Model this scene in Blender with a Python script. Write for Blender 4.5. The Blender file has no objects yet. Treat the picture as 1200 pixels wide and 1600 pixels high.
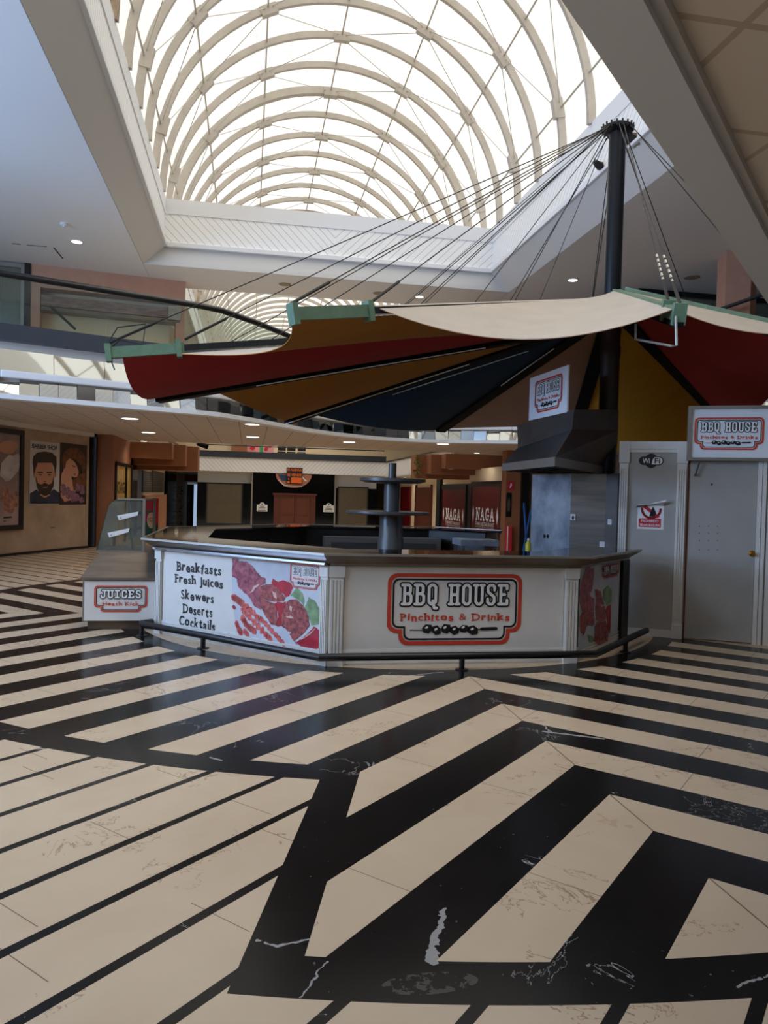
import bpy, bmesh, math, random
from mathutils import Vector, Matrix
random.seed(7)
D = bpy.data
SC = bpy.context.scene
COL = SC.collection

# ------------------------------------------------------------------ camera, world, light, exposure
F_PX = 1175.0
EYE = Vector((0, 0, 1.6))
PITCH, ROLL, YAW = [math.radians(a) for a in (-1.33, 1.53, 10.2)]
FW = Vector((math.sin(YAW) * math.cos(PITCH), math.cos(YAW) * math.cos(PITCH), math.sin(PITCH)))
_r = Vector((math.cos(YAW), -math.sin(YAW), 0))
_u = _r.cross(FW)
RT = _r * math.cos(ROLL) + _u * math.sin(ROLL)
UP = -_r * math.sin(ROLL) + _u * math.cos(ROLL)

cam_data = D.cameras.new('camera')
cam = D.objects.new('camera', cam_data)
COL.objects.link(cam)
cam_data.sensor_fit = 'VERTICAL'
cam_data.sensor_height = 32.0
cam_data.lens = F_PX / 1600.0 * 32.0
cam_data.clip_start = 0.05
cam_data.clip_end = 400
cam.matrix_world = Matrix(((RT.x, UP.x, -FW.x, EYE.x), (RT.y, UP.y, -FW.y, EYE.y), (RT.z, UP.z, -FW.z, EYE.z), (0, 0, 0, 1)))
SC.camera = cam

SC.view_settings.view_transform = 'Standard'
SC.view_settings.look = 'None'
SC.view_settings.gamma = 1.0
SC.view_settings.exposure = -0.1
SC.cycles.use_denoising = True
SC.cycles.max_bounces = 10
SC.cycles.diffuse_bounces = 5
SC.cycles.glossy_bounces = 5
SC.cycles.transparent_max_bounces = 16
SC.cycles.caustics_reflective = False
SC.cycles.caustics_refractive = False
SC.cycles.sample_clamp_indirect = 6.0

world = D.worlds.new('sky')
SC.world = world
world.use_nodes = True
_bg = world.node_tree.nodes['Background']
_bg.inputs[0].default_value = (1.0, 1.0, 0.99, 1)
_bg.inputs[1].default_value = 1.22

def lamp(name, kind, loc, target, energy, color, **kw):
    l = D.lights.new(name, kind)
    l.energy = energy
    l.color = color
    for k, v in kw.items():
        setattr(l, k, v)
    o = D.objects.new(name, l)
    COL.objects.link(o)
    o.location = loc
    o.rotation_euler = (Vector(target) - Vector(loc)).to_track_quat('-Z', 'Y').to_euler()
    return o

# overcast daylight through the vaulted skylight
lamp('daylight_sun', 'SUN', (8, 3, 30), (2.0, 11, 0), 2.8, (1.0, 0.965, 0.91), angle=math.radians(75))
# added blue lamp inside the hall, for daylight from assumed unseen windows at left
lamp('assumed_left_daylight', 'AREA', (-11.5, 6.0, 3.4), (-8.3, 8.0, 9.0), 2050, (0.34, 0.57, 1.0), shape='RECTANGLE', size=4.5, size_y=4.5)
# added lamp for an assumed, unseen high opening at left; rakes the storeroom front
lamp('assumed_high_left_light', 'AREA', (-9.5, 0.5, 6.4), (4.6, 8.0, 0.9), 300, (0.60, 0.77, 1.0), shape='RECTANGLE', size=1.8, size_y=0.9)

# ------------------------------------------------------------------ pixel rays (1200 x 1600 frame) onto real planes
def ray(px, py):
    return FW + RT * ((px - 600) / F_PX) - UP * ((py - 800) / F_PX)
def at_z(px, py, z):
    d = ray(px, py); return EYE + d * ((z - EYE.z) / d.z)
def at_y(px, py, y):
    d = ray(px, py); return EYE + d * (y / d.y)
def at_x(px, py, x):
    d = ray(px, py); return EYE + d * (x / d.x)
def at_d(px, py, dist):
    return EYE + ray(px, py) * dist
def at_plane(px, py, p, n):
    d = ray(px, py); n = Vector(n); return EYE + d * ((Vector(p) - EYE).dot(n) / d.dot(n))

# ------------------------------------------------------------------ materials
def lin(c):
    r = []
    for v in c[:3]:
        v = v / 255.0
        r.append(v / 12.92 if v <= 0.04045 else ((v + 0.055) / 1.055) ** 2.4)
    return (r[0], r[1], r[2], 1.0)

def mat(name, c, rough=0.5, metal=0.0, spec=0.5, var=0.0, vscale=4.0, c2=None, bump=0.0, emit=0.0, stretch=None):
    m = D.materials.new(name)
    m.use_nodes = True
    nt = m.node_tree
    b = nt.nodes['Principled BSDF']
    b.inputs['Base Color'].default_value = lin(c)
    b.inputs['Roughness'].default_value = rough
    b.inputs['Metallic'].default_value = metal
    b.inputs['Specular IOR Level'].default_value = spec
    if var or c2 or bump:
        tc = nt.nodes.new('ShaderNodeTexCoord')
        n = nt.nodes.new('ShaderNodeTexNoise')
        n.inputs['Scale'].default_value = vscale
        n.inputs['Detail'].default_value = 5
        n.inputs['Roughness'].default_value = 0.6
        src = tc.outputs['Object']
        if stretch:
            mp = nt.nodes.new('ShaderNodeMapping')
            mp.inputs['Scale'].default_value = stretch
            nt.links.new(src, mp.inputs['Vector']); src = mp.outputs['Vector']
        nt.links.new(src, n.inputs['Vector'])
        if var or c2:
            rmp = nt.nodes.new('ShaderNodeValToRGB')
            k = c2 if c2 else [max(0, v * (1 - var)) for v in c]
            rmp.color_ramp.elements[0].position = 0.32
            rmp.color_ramp.elements[0].color = lin(k)
            rmp.color_ramp.elements[1].position = 0.68
            rmp.color_ramp.elements[1].color = lin(c)
            nt.links.new(n.outputs['Fac'], rmp.inputs['Fac'])
            nt.links.new(rmp.outputs['Color'], b.inputs['Base Color'])
        if bump:
            bp = nt.nodes.new('ShaderNodeBump')
            bp.inputs['Strength'].default_value = bump
            bp.inputs['Distance'].default_value = 0.02
            nt.links.new(n.outputs['Fac'], bp.inputs['Height'])
            nt.links.new(bp.outputs['Normal'], b.inputs['Normal'])
    if emit:
        b.inputs['Emission Color'].default_value = lin(c)
        b.inputs['Emission Strength'].default_value = emit
    return m

class N:
    """a float socket with arithmetic, for writing a shader pattern as a formula"""
    def __init__(s, nt, sock): s.nt, s.s = nt, sock
    def op(s, o, b=None, c=None):
        n = s.nt.nodes.new('ShaderNodeMath'); n.operation = o
        for i, v in enumerate((s, b, c)):
            if v is None: continue
            if isinstance(v, N): s.nt.links.new(v.s, n.inputs[i])
            else: n.inputs[i].default_value = v
        return N(s.nt, n.outputs[0])
    def __add__(s, o): return s.op('ADD', o)
    def __sub__(s, o): return s.op('SUBTRACT', o)
    def __mul__(s, o): return s.op('MULTIPLY', o)
    def gt(s, o): return s.op('GREATER_THAN', o)
    def lt(s, o): return s.op('LESS_THAN', o)
    def frac(s): return s.op('FRACT')
    def floor(s): return s.op('FLOOR')
    def abs(s): return s.op('ABSOLUTE')
    def inv(s): return (s * -1.0) + 1.0
    def max(s, o): return s.op('MAXIMUM', o)
    def min(s, o): return s.op('MINIMUM', o)

def xyz(nt, which='Object'):
    tc = nt.nodes.new('ShaderNodeTexCoord')
    sp = nt.nodes.new('ShaderNodeSeparateXYZ')
    nt.links.new(tc.outputs[which], sp.inputs[0])
    return tc.outputs[which], N(nt, sp.outputs[0]), N(nt, sp.outputs[1]), N(nt, sp.outputs[2])

def noise(nt, vec, scale, detail=4, rough=0.55, dist=0.0):
    n = nt.nodes.new('ShaderNodeTexNoise')
    n.inputs['Scale'].default_value = scale
    n.inputs['Detail'].default_value = detail
    n.inputs['Roughness'].default_value = rough
    n.inputs['Distortion'].default_value = dist
    nt.links.new(vec, n.inputs['Vector'])
    return N(nt, n.outputs['Fac'])

def mix(nt, fac, a, b):
    n = nt.nodes.new('ShaderNodeMix'); n.data_type = 'RGBA'
    for i, v in ((0, fac), (6, a), (7, b)):
        if isinstance(v, N): nt.links.new(v.s, n.inputs[i])
        elif hasattr(v, 'is_output'): nt.links.new(v, n.inputs[i])
        else: n.inputs[i].default_value = v
    return n.outputs[2]

CX, CY = 1.97, 10.0           # centre of the floor roundel

def floor_material():
    m = D.materials.new('marble_floor'); m.use_nodes = True
    nt = m.node_tree; b = nt.nodes['Principled BSDF']
    vec, x, y, z = xyz(nt)
    dx = (x - CX).abs(); dy = (y - CY).abs()
    r = (dx * dx + dy * dy).op('SQRT')
    hi = dx.max(dy); lo = dx.min(dy)
    q = 0.70710678
    v = (dx - dy) * q + (CY - CX) * q           # stripe coordinate, mitred on both axes
    w = v - 0.64
    k = w * ((w * 0.0099) + 1.567)
    chev = k.frac().lt(0.5)
    e = (lo * -1.0 + 1.54) * 0.9676 - (hi * -1.0 + 5.82) * 0.2526
    insec = e.gt(0.0); inchev = e.gt(0.21)
    thin = (v * (1 / 0.3575)).frac().gt(0.87)
    # regions
    ring = r.gt(3.33) * r.lt(3.55)
    rC = r.gt(3.55) * r.lt(5.83)
    rD = r.gt(5.83) * r.lt(6.05)
    rE = r.gt(6.05) * r.lt(7.64)
    rF = r.gt(7.64) * r.lt(7.86)
    band = insec * inchev.inv()
    black = ring.max(rC * chev)
    black = black.max(rD * (inchev.inv().max(chev)))
    black = black.max(rE * (band.max(inchev * chev).max(insec.inv() * thin)))
    black = black.max(rF * (insec.max(insec.inv() * thin)))
    black = black.max(r.gt(7.86) * thin)
    # joints in the cream slabs
    u = (dx + dy) * q
    sid = (k * 2.0).floor()
    off = (sid * 0.37).frac() * 1.7
    jt = ((u + off) * (1 / 1.22)).frac().lt(0.0035)
    jt = jt.max(lo.lt(0.004) * r.gt(3.55))
    # marble
    n1 = noise(nt, vec, 1.6, 6, 0.6, 0.6)
    n2 = noise(nt, vec, 9.0, 4)
    ve = (noise(nt, vec, 2.3, 5, 0.62, 1.2) - 0.5).abs()
    vein = ve.lt(0.0045) * noise(nt, vec, 1.1, 2).gt(0.55)
    cream = mix(nt, n1, lin((188, 164, 137)), lin((210, 188, 160)))
    cream = mix(nt, vein * 0.55, cream, lin((120, 84, 58)))
    stain = noise(nt, vec, 0.9, 5, 0.7).gt(0.63) * n2.gt(0.5)
    cream = mix(nt, stain * 0.22, cream, lin((150, 112, 72)))
    cream = mix(nt, jt * 0.75, cream, lin((70, 52, 40)))
    bv = (noise(nt, vec, 1.7, 6, 0.6, 2.0) - 0.5).abs()
    wvein = bv.lt(0.003) * noise(nt, vec, 1.3, 2).gt(0.6)
    speck = noise(nt, vec, 34.0, 2).gt(0.74)
    blk = mix(nt, n2, lin((17, 16, 15)), lin((30, 28, 27)))
    def seg(a, b, wd):
        a, b = at_z(*a, 0), at_z(*b, 0); dx_, dy_ = b.x - a.x, b.y - a.y; L2 = dx_ * dx_ + dy_ * dy_
        t_ = ((x - a.x) * dx_ + (y - a.y) * dy_) * (1 / L2); t_ = t_.max(0.0).min(1.0)
        ex_ = x - (t_ * dx_ + a.x) + wob; ey_ = y - (t_ * dy_ + a.y) - wob
        return (ex_ * ex_ + ey_ * ey_).op('SQRT').lt(thk * wd)
    wob = (noise(nt, vec, 14.0, 4) - 0.5) * 0.05; thk = noise(nt, vec, 30.0, 3) * 2.0
    sv = None
    for a_, b_, w_ in (((694, 1420), (683, 1460), 0.012), ((683, 1455), (672, 1502), 0.016), ((402, 1470), (432, 1478), 0.008), ((432, 1478), (482, 1468), 0.006), ((510, 1502), (468, 1558), 0.004),
                       ((850, 1143), (940, 1154), 0.014), ((845, 1130), (862, 1145), 0.008), ((1152, 1542), (1200, 1522), 0.005), ((600, 1060), (690, 1050), 0.010), ((130, 1180), (30, 1165), 0.012), ((330, 1184), (346, 1188), 0.008)):
        q_ = seg(a_, b_, w_); sv = q_ if sv is None else sv.max(q_)
    blk = mix(nt, wvein.max(sv).max(speck * 0.35) * 0.5, blk, lin((205, 200, 195)))
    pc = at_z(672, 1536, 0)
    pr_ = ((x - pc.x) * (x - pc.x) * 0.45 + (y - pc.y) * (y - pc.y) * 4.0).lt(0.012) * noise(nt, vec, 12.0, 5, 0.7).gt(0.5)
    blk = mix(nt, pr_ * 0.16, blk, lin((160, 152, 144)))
    colr = mix(nt, black, cream, blk)
    nt.links.new(colr, b.inputs['Base Color'])
    rg = noise(nt, vec, 3.0, 3) * 0.14 + 0.13
    nt.links.new(rg.s, b.inputs['Roughness'])
    b.inputs['Specular IOR Level'].default_value = 0.16
    return m

def grid_material(name, c, line, pitch, width, ang=0.0, ox=0.0, oy=0.0, rough=0.7):
    m = D.materials.new(name); m.use_nodes = True
    nt = m.node_tree; b = nt.nodes['Principled BSDF']
    vec, x, y, z = xyz(nt)
    ca, sa = math.cos(ang), math.sin(ang)
    a = x * ca + y * sa; o = y * ca - x * sa
    g = ((a + ox) * (1 / pitch)).frac().lt(width / pitch).max(((o + oy) * (1 / pitch)).frac().lt(width / pitch))
    n1 = noise(nt, vec, 1.2, 3)
    base = mix(nt, n1, lin([q * 0.95 for q in c]), lin(c))
    nt.links.new(mix(nt, g, base, lin(line)), b.inputs['Base Color'])
    b.inputs['Roughness'].default_value = rough
    return m

def groove_material(name, c, line, axis, slope, pitch=0.2):
    """white boards with fine diagonal grooves, as on the lining of the skylight well"""
    m = D.materials.new(name); m.use_nodes = True
    nt = m.node_tree; b = nt.nodes['Principled BSDF']
    vec, x, y, z = xyz(nt)
    h = x if axis == 'x' else y
    if axis == 'x':
        hh = h.abs() * slope
    else:
        hh = h * slope
    g = ((hh + z) * (1 / pitch)).frac().lt(0.07)
    nt.links.new(mix(nt, g, lin(c), lin(line)), b.inputs['Base Color'])
    b.inputs['Roughness'].default_value = 0.55
    return m

def glazing_material():
    m = D.materials.new('translucent_glazing'); m.use_nodes = True
    nt = m.node_tree; nt.nodes.clear()
    out = nt.nodes.new('ShaderNodeOutputMaterial')
    tr = nt.nodes.new('ShaderNodeBsdfTransparent'); tl = nt.nodes.new('ShaderNodeBsdfTranslucent')
    mx = nt.nodes.new('ShaderNodeMixShader'); mx.inputs[0].default_value = 0.25
    vec, x, y, z = xyz(nt)
    st = noise(nt, vec, 3.0, 6, 0.75).gt(0.64) * noise(nt, vec, 0.5, 2).gt(0.5)
    big = noise(nt, vec, 0.35, 3)
    c = mix(nt, big, lin((241, 236, 226)), lin((250, 248, 243)))
    c = mix(nt, st * 0.25, c, lin((140, 120, 95)))
    nt.links.new(c, tr.inputs[0]); nt.links.new(c, tl.inputs[0])
    nt.links.new(tr.outputs[0], mx.inputs[1]); nt.links.new(tl.outputs[0], mx.inputs[2])
    nt.links.new(mx.outputs[0], out.inputs[0])
    return m

def glare_glass(name, tint, glare, amount):  # patchy diffuse veil stands in for pale reflections on the glass
    m = glass_material(name, tint, 0.08)
    nt = m.node_tree; out = nt.nodes['Material Output']
    df = nt.nodes.new('ShaderNodeBsdfDiffuse'); df.inputs[0].default_value = lin(glare)
    mx = nt.nodes.new('ShaderNodeMixShader'); src = out.inputs[0].links[0].from_socket
    vec, x, y, z = xyz(nt)
    f = noise(nt, vec, 5.0, 5, 0.7) * amount
    nt.links.new(f.s, mx.inputs[0]); nt.links.new(src, mx.inputs[1]); nt.links.new(df.outputs[0], mx.inputs[2]); nt.links.new(mx.outputs[0], out.inputs[0])
    return m

def glass_material(name, tint, refl=0.12, rough=0.02, ior=1.45):
    m = D.materials.new(name); m.use_nodes = True
    nt = m.node_tree; nt.nodes.clear()
    out = nt.nodes.new('ShaderNodeOutputMaterial')
    tr = nt.nodes.new('ShaderNodeBsdfTransparent'); gl = nt.nodes.new('ShaderNodeBsdfGlossy')
    mx = nt.nodes.new('ShaderNodeMixShader'); lw = nt.nodes.new('ShaderNodeFresnel')
    lw.inputs[0].default_value = ior
    tr.inputs[0].default_value = lin(tint); gl.inputs['Roughness'].default_value = rough
    f = N(nt, lw.outputs[0]) + refl
    nt.links.new(f.s, mx.inputs[0])
    nt.links.new(tr.outputs[0], mx.inputs[1]); nt.links.new(gl.outputs[0], mx.inputs[2])
    nt.links.new(mx.outputs[0], out.inputs[0])
    return m

M = {}
M['floor'] = floor_material()
M['ceil'] = mat('painted_ceiling', (226, 224, 222), 0.75)
M['bevel'] = mat('cream_bevel', (208, 206, 203), 0.7)
M['lip'] = mat('lip_white', (224, 225, 228), 0.6)
M['grooveY'] = groove_material('grooved_boards_side', (238, 238, 238), (150, 142, 132), 'y', 1.0)
M['grooveX'] = groove_material('grooved_boards_end', (238, 238, 238), (160, 154, 148), 'x', -1.0)
M['rib'] = mat('rib_paint', (184, 176, 165), 0.5, var=0.08, vscale=2)
M['ribrust'] = mat('rib_weathered', (170, 156, 136), 0.6, c2=(120, 90, 62), vscale=3)
M['glazing'] = glazing_material()
M['rod'] = mat('rod_steel', (176, 170, 162), 0.5, 0.4)
M['soffit'] = grid_material('soffit_tiles', (204, 193, 186), (120, 106, 94), 0.6, 0.016, 0, 0.245, 0.1)
M['nearsoffit'] = grid_material('near_soffit_tiles', (243, 230, 214), (206, 188, 166), 0.59, 0.028, 0, 0.33, 0.27)
M['white'] = mat('white_paint', (226, 225, 224), 0.5)
M['whitew'] = mat('white_joinery', (222, 219, 212), 0.42, var=0.05, vscale=3)
M['dirtywhite'] = mat('worn_white_door', (172, 169, 163), 0.45, var=0.06, vscale=2.0)
M['mirror'] = mat('mirror_cladding', (205, 208, 205), 0.03, 1.0)
M['bluedark'] = mat('dark_blue_grey_band', (52, 58, 66), 0.3, 0.0, 0.6)
M['black'] = mat('black_paint', (18, 18, 19), 0.35)
M['matteblack'] = mat('matte_black_rail', (14, 14, 15), 0.8, spec=0.2)
M['blackgloss'] = mat('black_gloss_panel', (10, 10, 11), 0.12, 0, 0.2)
M['mast'] = mat('dark_steel_mast', (38, 42, 48), 0.3, 0.75)
M['cable'] = mat('wire_cable', (48, 46, 44), 0.5, 0.5)
M['chain'] = mat('galvanised_chain', (180, 176, 168), 0.4, 0.6)
M['green'] = mat('green_beam', (104, 134, 108), 0.5, var=0.15, vscale=6)
M['canvas'] = mat('cream_canvas', (186, 176, 164), 0.9, var=0.05, vscale=3)
M['sail_gold'] = mat('gold_sailcloth', (178, 116, 36), 0.9, var=0.06, vscale=2)
M['sail_yellow'] = mat('yellow_sailcloth', (226, 172, 52), 0.9, var=0.06, vscale=2)
M['sail_red'] = mat('red_sailcloth', (160, 34, 32), 0.9, var=0.06, vscale=2)
M['sail_blue'] = mat('blue_sailcloth', (16, 54, 86), 0.9, var=0.06, vscale=2)
M['sail_tan'] = mat('tan_sailcloth', (176, 136, 112), 0.9, var=0.05, vscale=2)
M['steel'] = mat('brushed_steel', (150, 144, 136), 0.34, 0.5, var=0.2, vscale=3, stretch=(0.4, 0.4, 6))
M['steelbrown'] = mat('worn_steel', (132, 116, 100), 0.34, 0.75, var=0.22, vscale=3, stretch=(0.5, 0.5, 5))
M['hood'] = mat('hood_steel', (92, 88, 84), 0.38, 0.35, var=0.15, vscale=2)
M['hoodrim'] = mat('hood_rim_steel', (136, 131, 125), 0.36, 0.35)
M['sheen_steel'] = mat('window_sheen_steel', (196, 202, 210), 0.4, 0.2, c2=(120, 128, 140), vscale=2.2)  # pale bluish tone stands in for steel reflecting the assumed left window
M['chrome'] = mat('chrome_trim', (214, 218, 224), 0.12, 1.0)
M['worktop'] = mat('polished_worktop', (24, 22, 21), 0.05, 0, 0.8, c2=(44, 36, 31), vscale=6)
M['stand'] = mat('grey_stand_paint', (92, 90, 88), 0.36, 0.15)
M['banner'] = mat('vinyl_banner', (226, 221, 214), 0.42, var=0.03, vscale=3, bump=0.25)
M['ink_black'] = mat('black_ink', (20, 19, 20), 0.5)
M['ink_red'] = mat('red_ink', (206, 66, 44), 0.5)
M['ink_white'] = mat('white_ink', (236, 236, 234), 0.5)
M['ink_ltred'] = mat('poster_red', (196, 40, 52), 0.5)
M['signboard'] = mat('white_signboard', (230, 231, 234), 0.4)
M['alu'] = mat('aluminium_frame', (150, 144, 134), 0.4, 0.6)
M['brown'] = mat('brown_render', (150, 96, 62), 0.75, var=0.06, vscale=2)
M['pink'] = mat('pinkish_render', (196, 148, 124), 0.8, var=0.06, vscale=3)
M['creamwall'] = mat('cream_wall', (222, 202, 170), 0.7)
M['marblewall'] = None
M['wood'] = mat('dark_red_wood', (110, 52, 30), 0.45, var=0.2, vscale=6, stretch=(8, 8, 1))
M['woodtrim'] = mat('wood_frame', (90, 40, 24), 0.4)
M['shutter'] = mat('grey_brown_shutter', (92, 82, 64), 0.45, var=0.08, vscale=3)
M['naga'] = mat('oxblood_panel', (106, 16, 24), 0.3, var=0.15, vscale=3)
M['orange'] = mat('fluorescent_orange', (238, 106, 30), 0.5)
M['brass'] = mat('brass', (190, 150, 70), 0.25, 1.0)
M['glasspane'] = glass_material('clear_glass', (236, 242, 238), 0.03, ior=1.12)
M['caseglass'] = glare_glass('greenish_case_glass', (222, 230, 224), (150, 160, 150), 0.34)
M['lightdisc'] = mat('lit_diffuser', (255, 250, 240), 0.5, emit=6.0)
M['darkdisc'] = mat('unlit_diffuser', (150, 132, 112), 0.6)
M['plaster'] = mat('plain_plaster', (206, 196, 184), 0.8)

# ------------------------------------------------------------------ mesh helpers
WORLD = {}                                   # world position of each object's origin

class MB:
    def __init__(s):
        s.v, s.f, s.mi = [], [], []
    def add(s, vs, fs, mi=0):
        o = len(s.v)
        s.v += [Vector(p) for p in vs]
        s.f += [[i + o for i in f] for f in fs]
        s.mi += [mi] * len(fs)
        return s
    def hexa(s, p, mi=0):
        """eight corners: bottom ring of four, then top ring of four"""
        return s.add(p, [(3, 2, 1, 0), (4, 5, 6, 7), (0, 1, 5, 4), (1, 2, 6, 5), (2, 3, 7, 6), (3, 0, 4, 7)], mi)
    def box(s, lo, hi, mi=0):
        x0, y0, z0 = lo; x1, y1, z1 = hi
        return s.hexa([(x0, y0, z0), (x1, y0, z0), (x1, y1, z0), (x0, y1, z0), (x0, y0, z1), (x1, y0, z1), (x1, y1, z1), (x0, y1, z1)], mi)
    def fbox(s, fr, lo, hi, mi=0):
        """box in a wall frame: x along the wall, y out of it, z up"""
        x0, y0, z0 = lo; x1, y1, z1 = hi
        return s.hexa([fr(*q) for q in [(x0, y0, z0), (x1, y0, z0), (x1, y1, z0), (x0, y1, z0), (x0, y0, z1), (x1, y0, z1), (x1, y1, z1), (x0, y1, z1)]], mi)
    def prism(s, pts, z0, z1, mi=0):
        n = len(pts)
        a = sum(pts[i][0] * pts[(i + 1) % n][1] - pts[(i + 1) % n][0] * pts[i][1] for i in range(n))
        if a < 0: pts = list(reversed(pts))
        vs = [(p[0], p[1], z0) for p in pts] + [(p[0], p[1], z1) for p in pts]
        fs = [tuple(reversed(range(n))), tuple(range(n, 2 * n))] + [(i, (i + 1) % n, n + (i + 1) % n, n + i) for i in range(n)]
        return s.add(vs, fs, mi)
    def loft(s, rings, cap=True, mi=0, closed=True):
        n = len(rings[0]); vs = [p for r in rings for p in r]; fs = []
        for k in range(len(rings) - 1):
            for i in range(n if closed else n - 1):
                j = (i + 1) % n
                fs.append((k * n + i, k * n + j, (k + 1) * n + j, (k + 1) * n + i))
        if cap:
            fs.append(tuple(reversed(range(n)))); fs.append(tuple(range((len(rings) - 1) * n, len(rings) * n)))
        return s.add(vs, fs, mi)
    def tube(s, path, r, n=10, mi=0):
        path = [Vector(p) for p in path]; rings = []
        rr = r if isinstance(r, (list, tuple)) else [r] * len(path)
        prev = None
        for i, p in enumerate(path):
            a = path[max(0, i - 1)]; b = path[min(len(path) - 1, i + 1)]
            t = (b - a).normalized()
            if prev is None:
                ref = Vector((0, 0, 1)) if abs(t.z) < 0.9 else Vector((1, 0, 0))
                e1 = t.cross(ref).normalized()
            else:
                e1 = (prev - t * prev.dot(t)).normalized()
            prev = e1; e2 = t.cross(e1)
            rings.append([p + (e1 * math.cos(2 * math.pi * k / n) + e2 * math.sin(2 * math.pi * k / n)) * rr[i] for k in range(n)])
        return s.loft(rings, True, mi)
    def lathe(s, c, prof, n=32, mi=0):
        rings = [[(c[0] + r * math.cos(2 * math.pi * k / n), c[1] + r * math.sin(2 * math.pi * k / n), z) for k in range(n)] for r, z in prof]
        return s.loft(rings, True, mi)
    def bar(s, a, b, w, h, mi=0, up=(0, 0, 1)):
        """rectangular bar from a to b: w sideways, h along up (hung centred)"""
        a, b = Vector(a), Vector(b); t = (b - a).normalized()
        sd = t.cross(Vector(up)).normalized(); u = sd.cross(t)
        q = [sd * (-w / 2) - u * (h / 2), sd * (w / 2) - u * (h / 2), sd * (w / 2) + u * (h / 2), sd * (-w / 2) + u * (h / 2)]
        return s.loft([[a + k for k in q], [b + k for k in q]], True, mi)
    def build(s, name, mats, parent=None, smooth=False, origin=None, bevel=0.0):
        if not isinstance(mats, (list, tuple)): mats = [mats]
        me = D.meshes.new(name)
        if parent is not None:
            o0 = WORLD[parent.name]
            loc = o0
        else:
            if origin is None:
                xs = [p.x for p in s.v]; ys = [p.y for p in s.v]; zs = [p.z for p in s.v]
                origin = Vector(((min(xs) + max(xs)) / 2, (min(ys) + max(ys)) / 2, min(zs)))
            loc = Vector(origin)
        me.from_pydata([tuple(p - loc) for p in s.v], [], s.f)
        for m in mats: me.materials.append(m)
        me.polygons.foreach_set('material_index', s.mi)
        bm = bmesh.new(); bm.from_mesh(me)
        bmesh.ops.recalc_face_normals(bm, faces=bm.faces)
        bm.to_mesh(me); bm.free()
        if smooth:
            me.polygons.foreach_set('use_smooth', [True] * len(me.polygons))
            try: me.set_sharp_from_angle(angle=math.radians(40))
            except Exception: pass
        me.update()
        o = D.objects.new(name, me); COL.objects.link(o)
        if parent is not None:
            o.parent = parent
        else:
            o.location = loc
        WORLD[o.name] = loc.copy()
        if bevel:
            md = o.modifiers.new('bevel', 'BEVEL'); md.width = bevel; md.segments = 2; md.limit_method = 'ANGLE'
        return o

def tag(o, label, cat, group=None):
    o['label'] = label; o['category'] = cat
    if group: o['group'] = group
    return o
def thing(name, label, cat, loc, group=None):
    o = D.objects.new(name, None); COL.objects.link(o)
    o.location = loc; o.empty_display_size = 0.2
    WORLD[o.name] = Vector(loc)
    return tag(o, label, cat, group)
def structure(o):
    o['kind'] = 'structure'; return o
def struct_empty(name, loc):
    o = D.objects.new(name, None); COL.objects.link(o); o.location = loc
    WORLD[o.name] = Vector(loc); o['kind'] = 'structure'; return o

class Frame:
    """wall frame: origin, direction along the wall, outward normal; call it with (along, out, up)"""
    def __init__(s, o, ex, ey=None, ez=(0, 0, 1)):
        s.o = Vector(o); s.ex = Vector(ex).normalized(); s.ez = Vector(ez).normalized()
        s.ey = Vector(ey).normalized() if ey is not None else s.ex.cross(s.ez).normalized()
    def __call__(s, x, y, z): return s.o + s.ex * x + s.ey * y + s.ez * z
    def sub(s, x, y, z):
        return Frame(s(x, y, z), s.ex, s.ey, s.ez)
    def local(s, p):
        d = Vector(p) - s.o; return (d.dot(s.ex), d.dot(s.ey), d.dot(s.ez))
    def pix(s, px, py):
        """where the frame's own plane is seen at a pixel, in frame coordinates"""
        return s.local(at_plane(px, py, s.o, s.ey))

def flat(mb, fr, pts, out, mi=0, th=0.0012):
    """a thin printed shape lying on a wall frame"""
    n = len(pts)
    a = [fr(p[0], out, p[1]) for p in pts]; b = [fr(p[0], out + th, p[1]) for p in pts]
    mb.add(a + b, [tuple(range(n)), tuple(reversed(range(n, 2 * n)))] + [(i, n + i, n + (i + 1) % n, (i + 1) % n) for i in range(n)], mi)
def ellipse(cx, cz, rx, rz, n=20, a0=0.0, rot=0.0, wob=0.0, seed=0):
    rnd = random.Random(seed); o = []
    for k in range(n):
        t = a0 + 2 * math.pi * k / n; q = 1 + wob * (rnd.random() - 0.5)
        x, z = rx * q * math.cos(t), rz * q * math.sin(t)
        o.append((cx + x * math.cos(rot) - z * math.sin(rot), cz + x * math.sin(rot) + z * math.cos(rot)))
    return o
def rect(x0, z0, x1, z1): return [(x0, z0), (x1, z0), (x1, z1), (x0, z1)]

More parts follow.
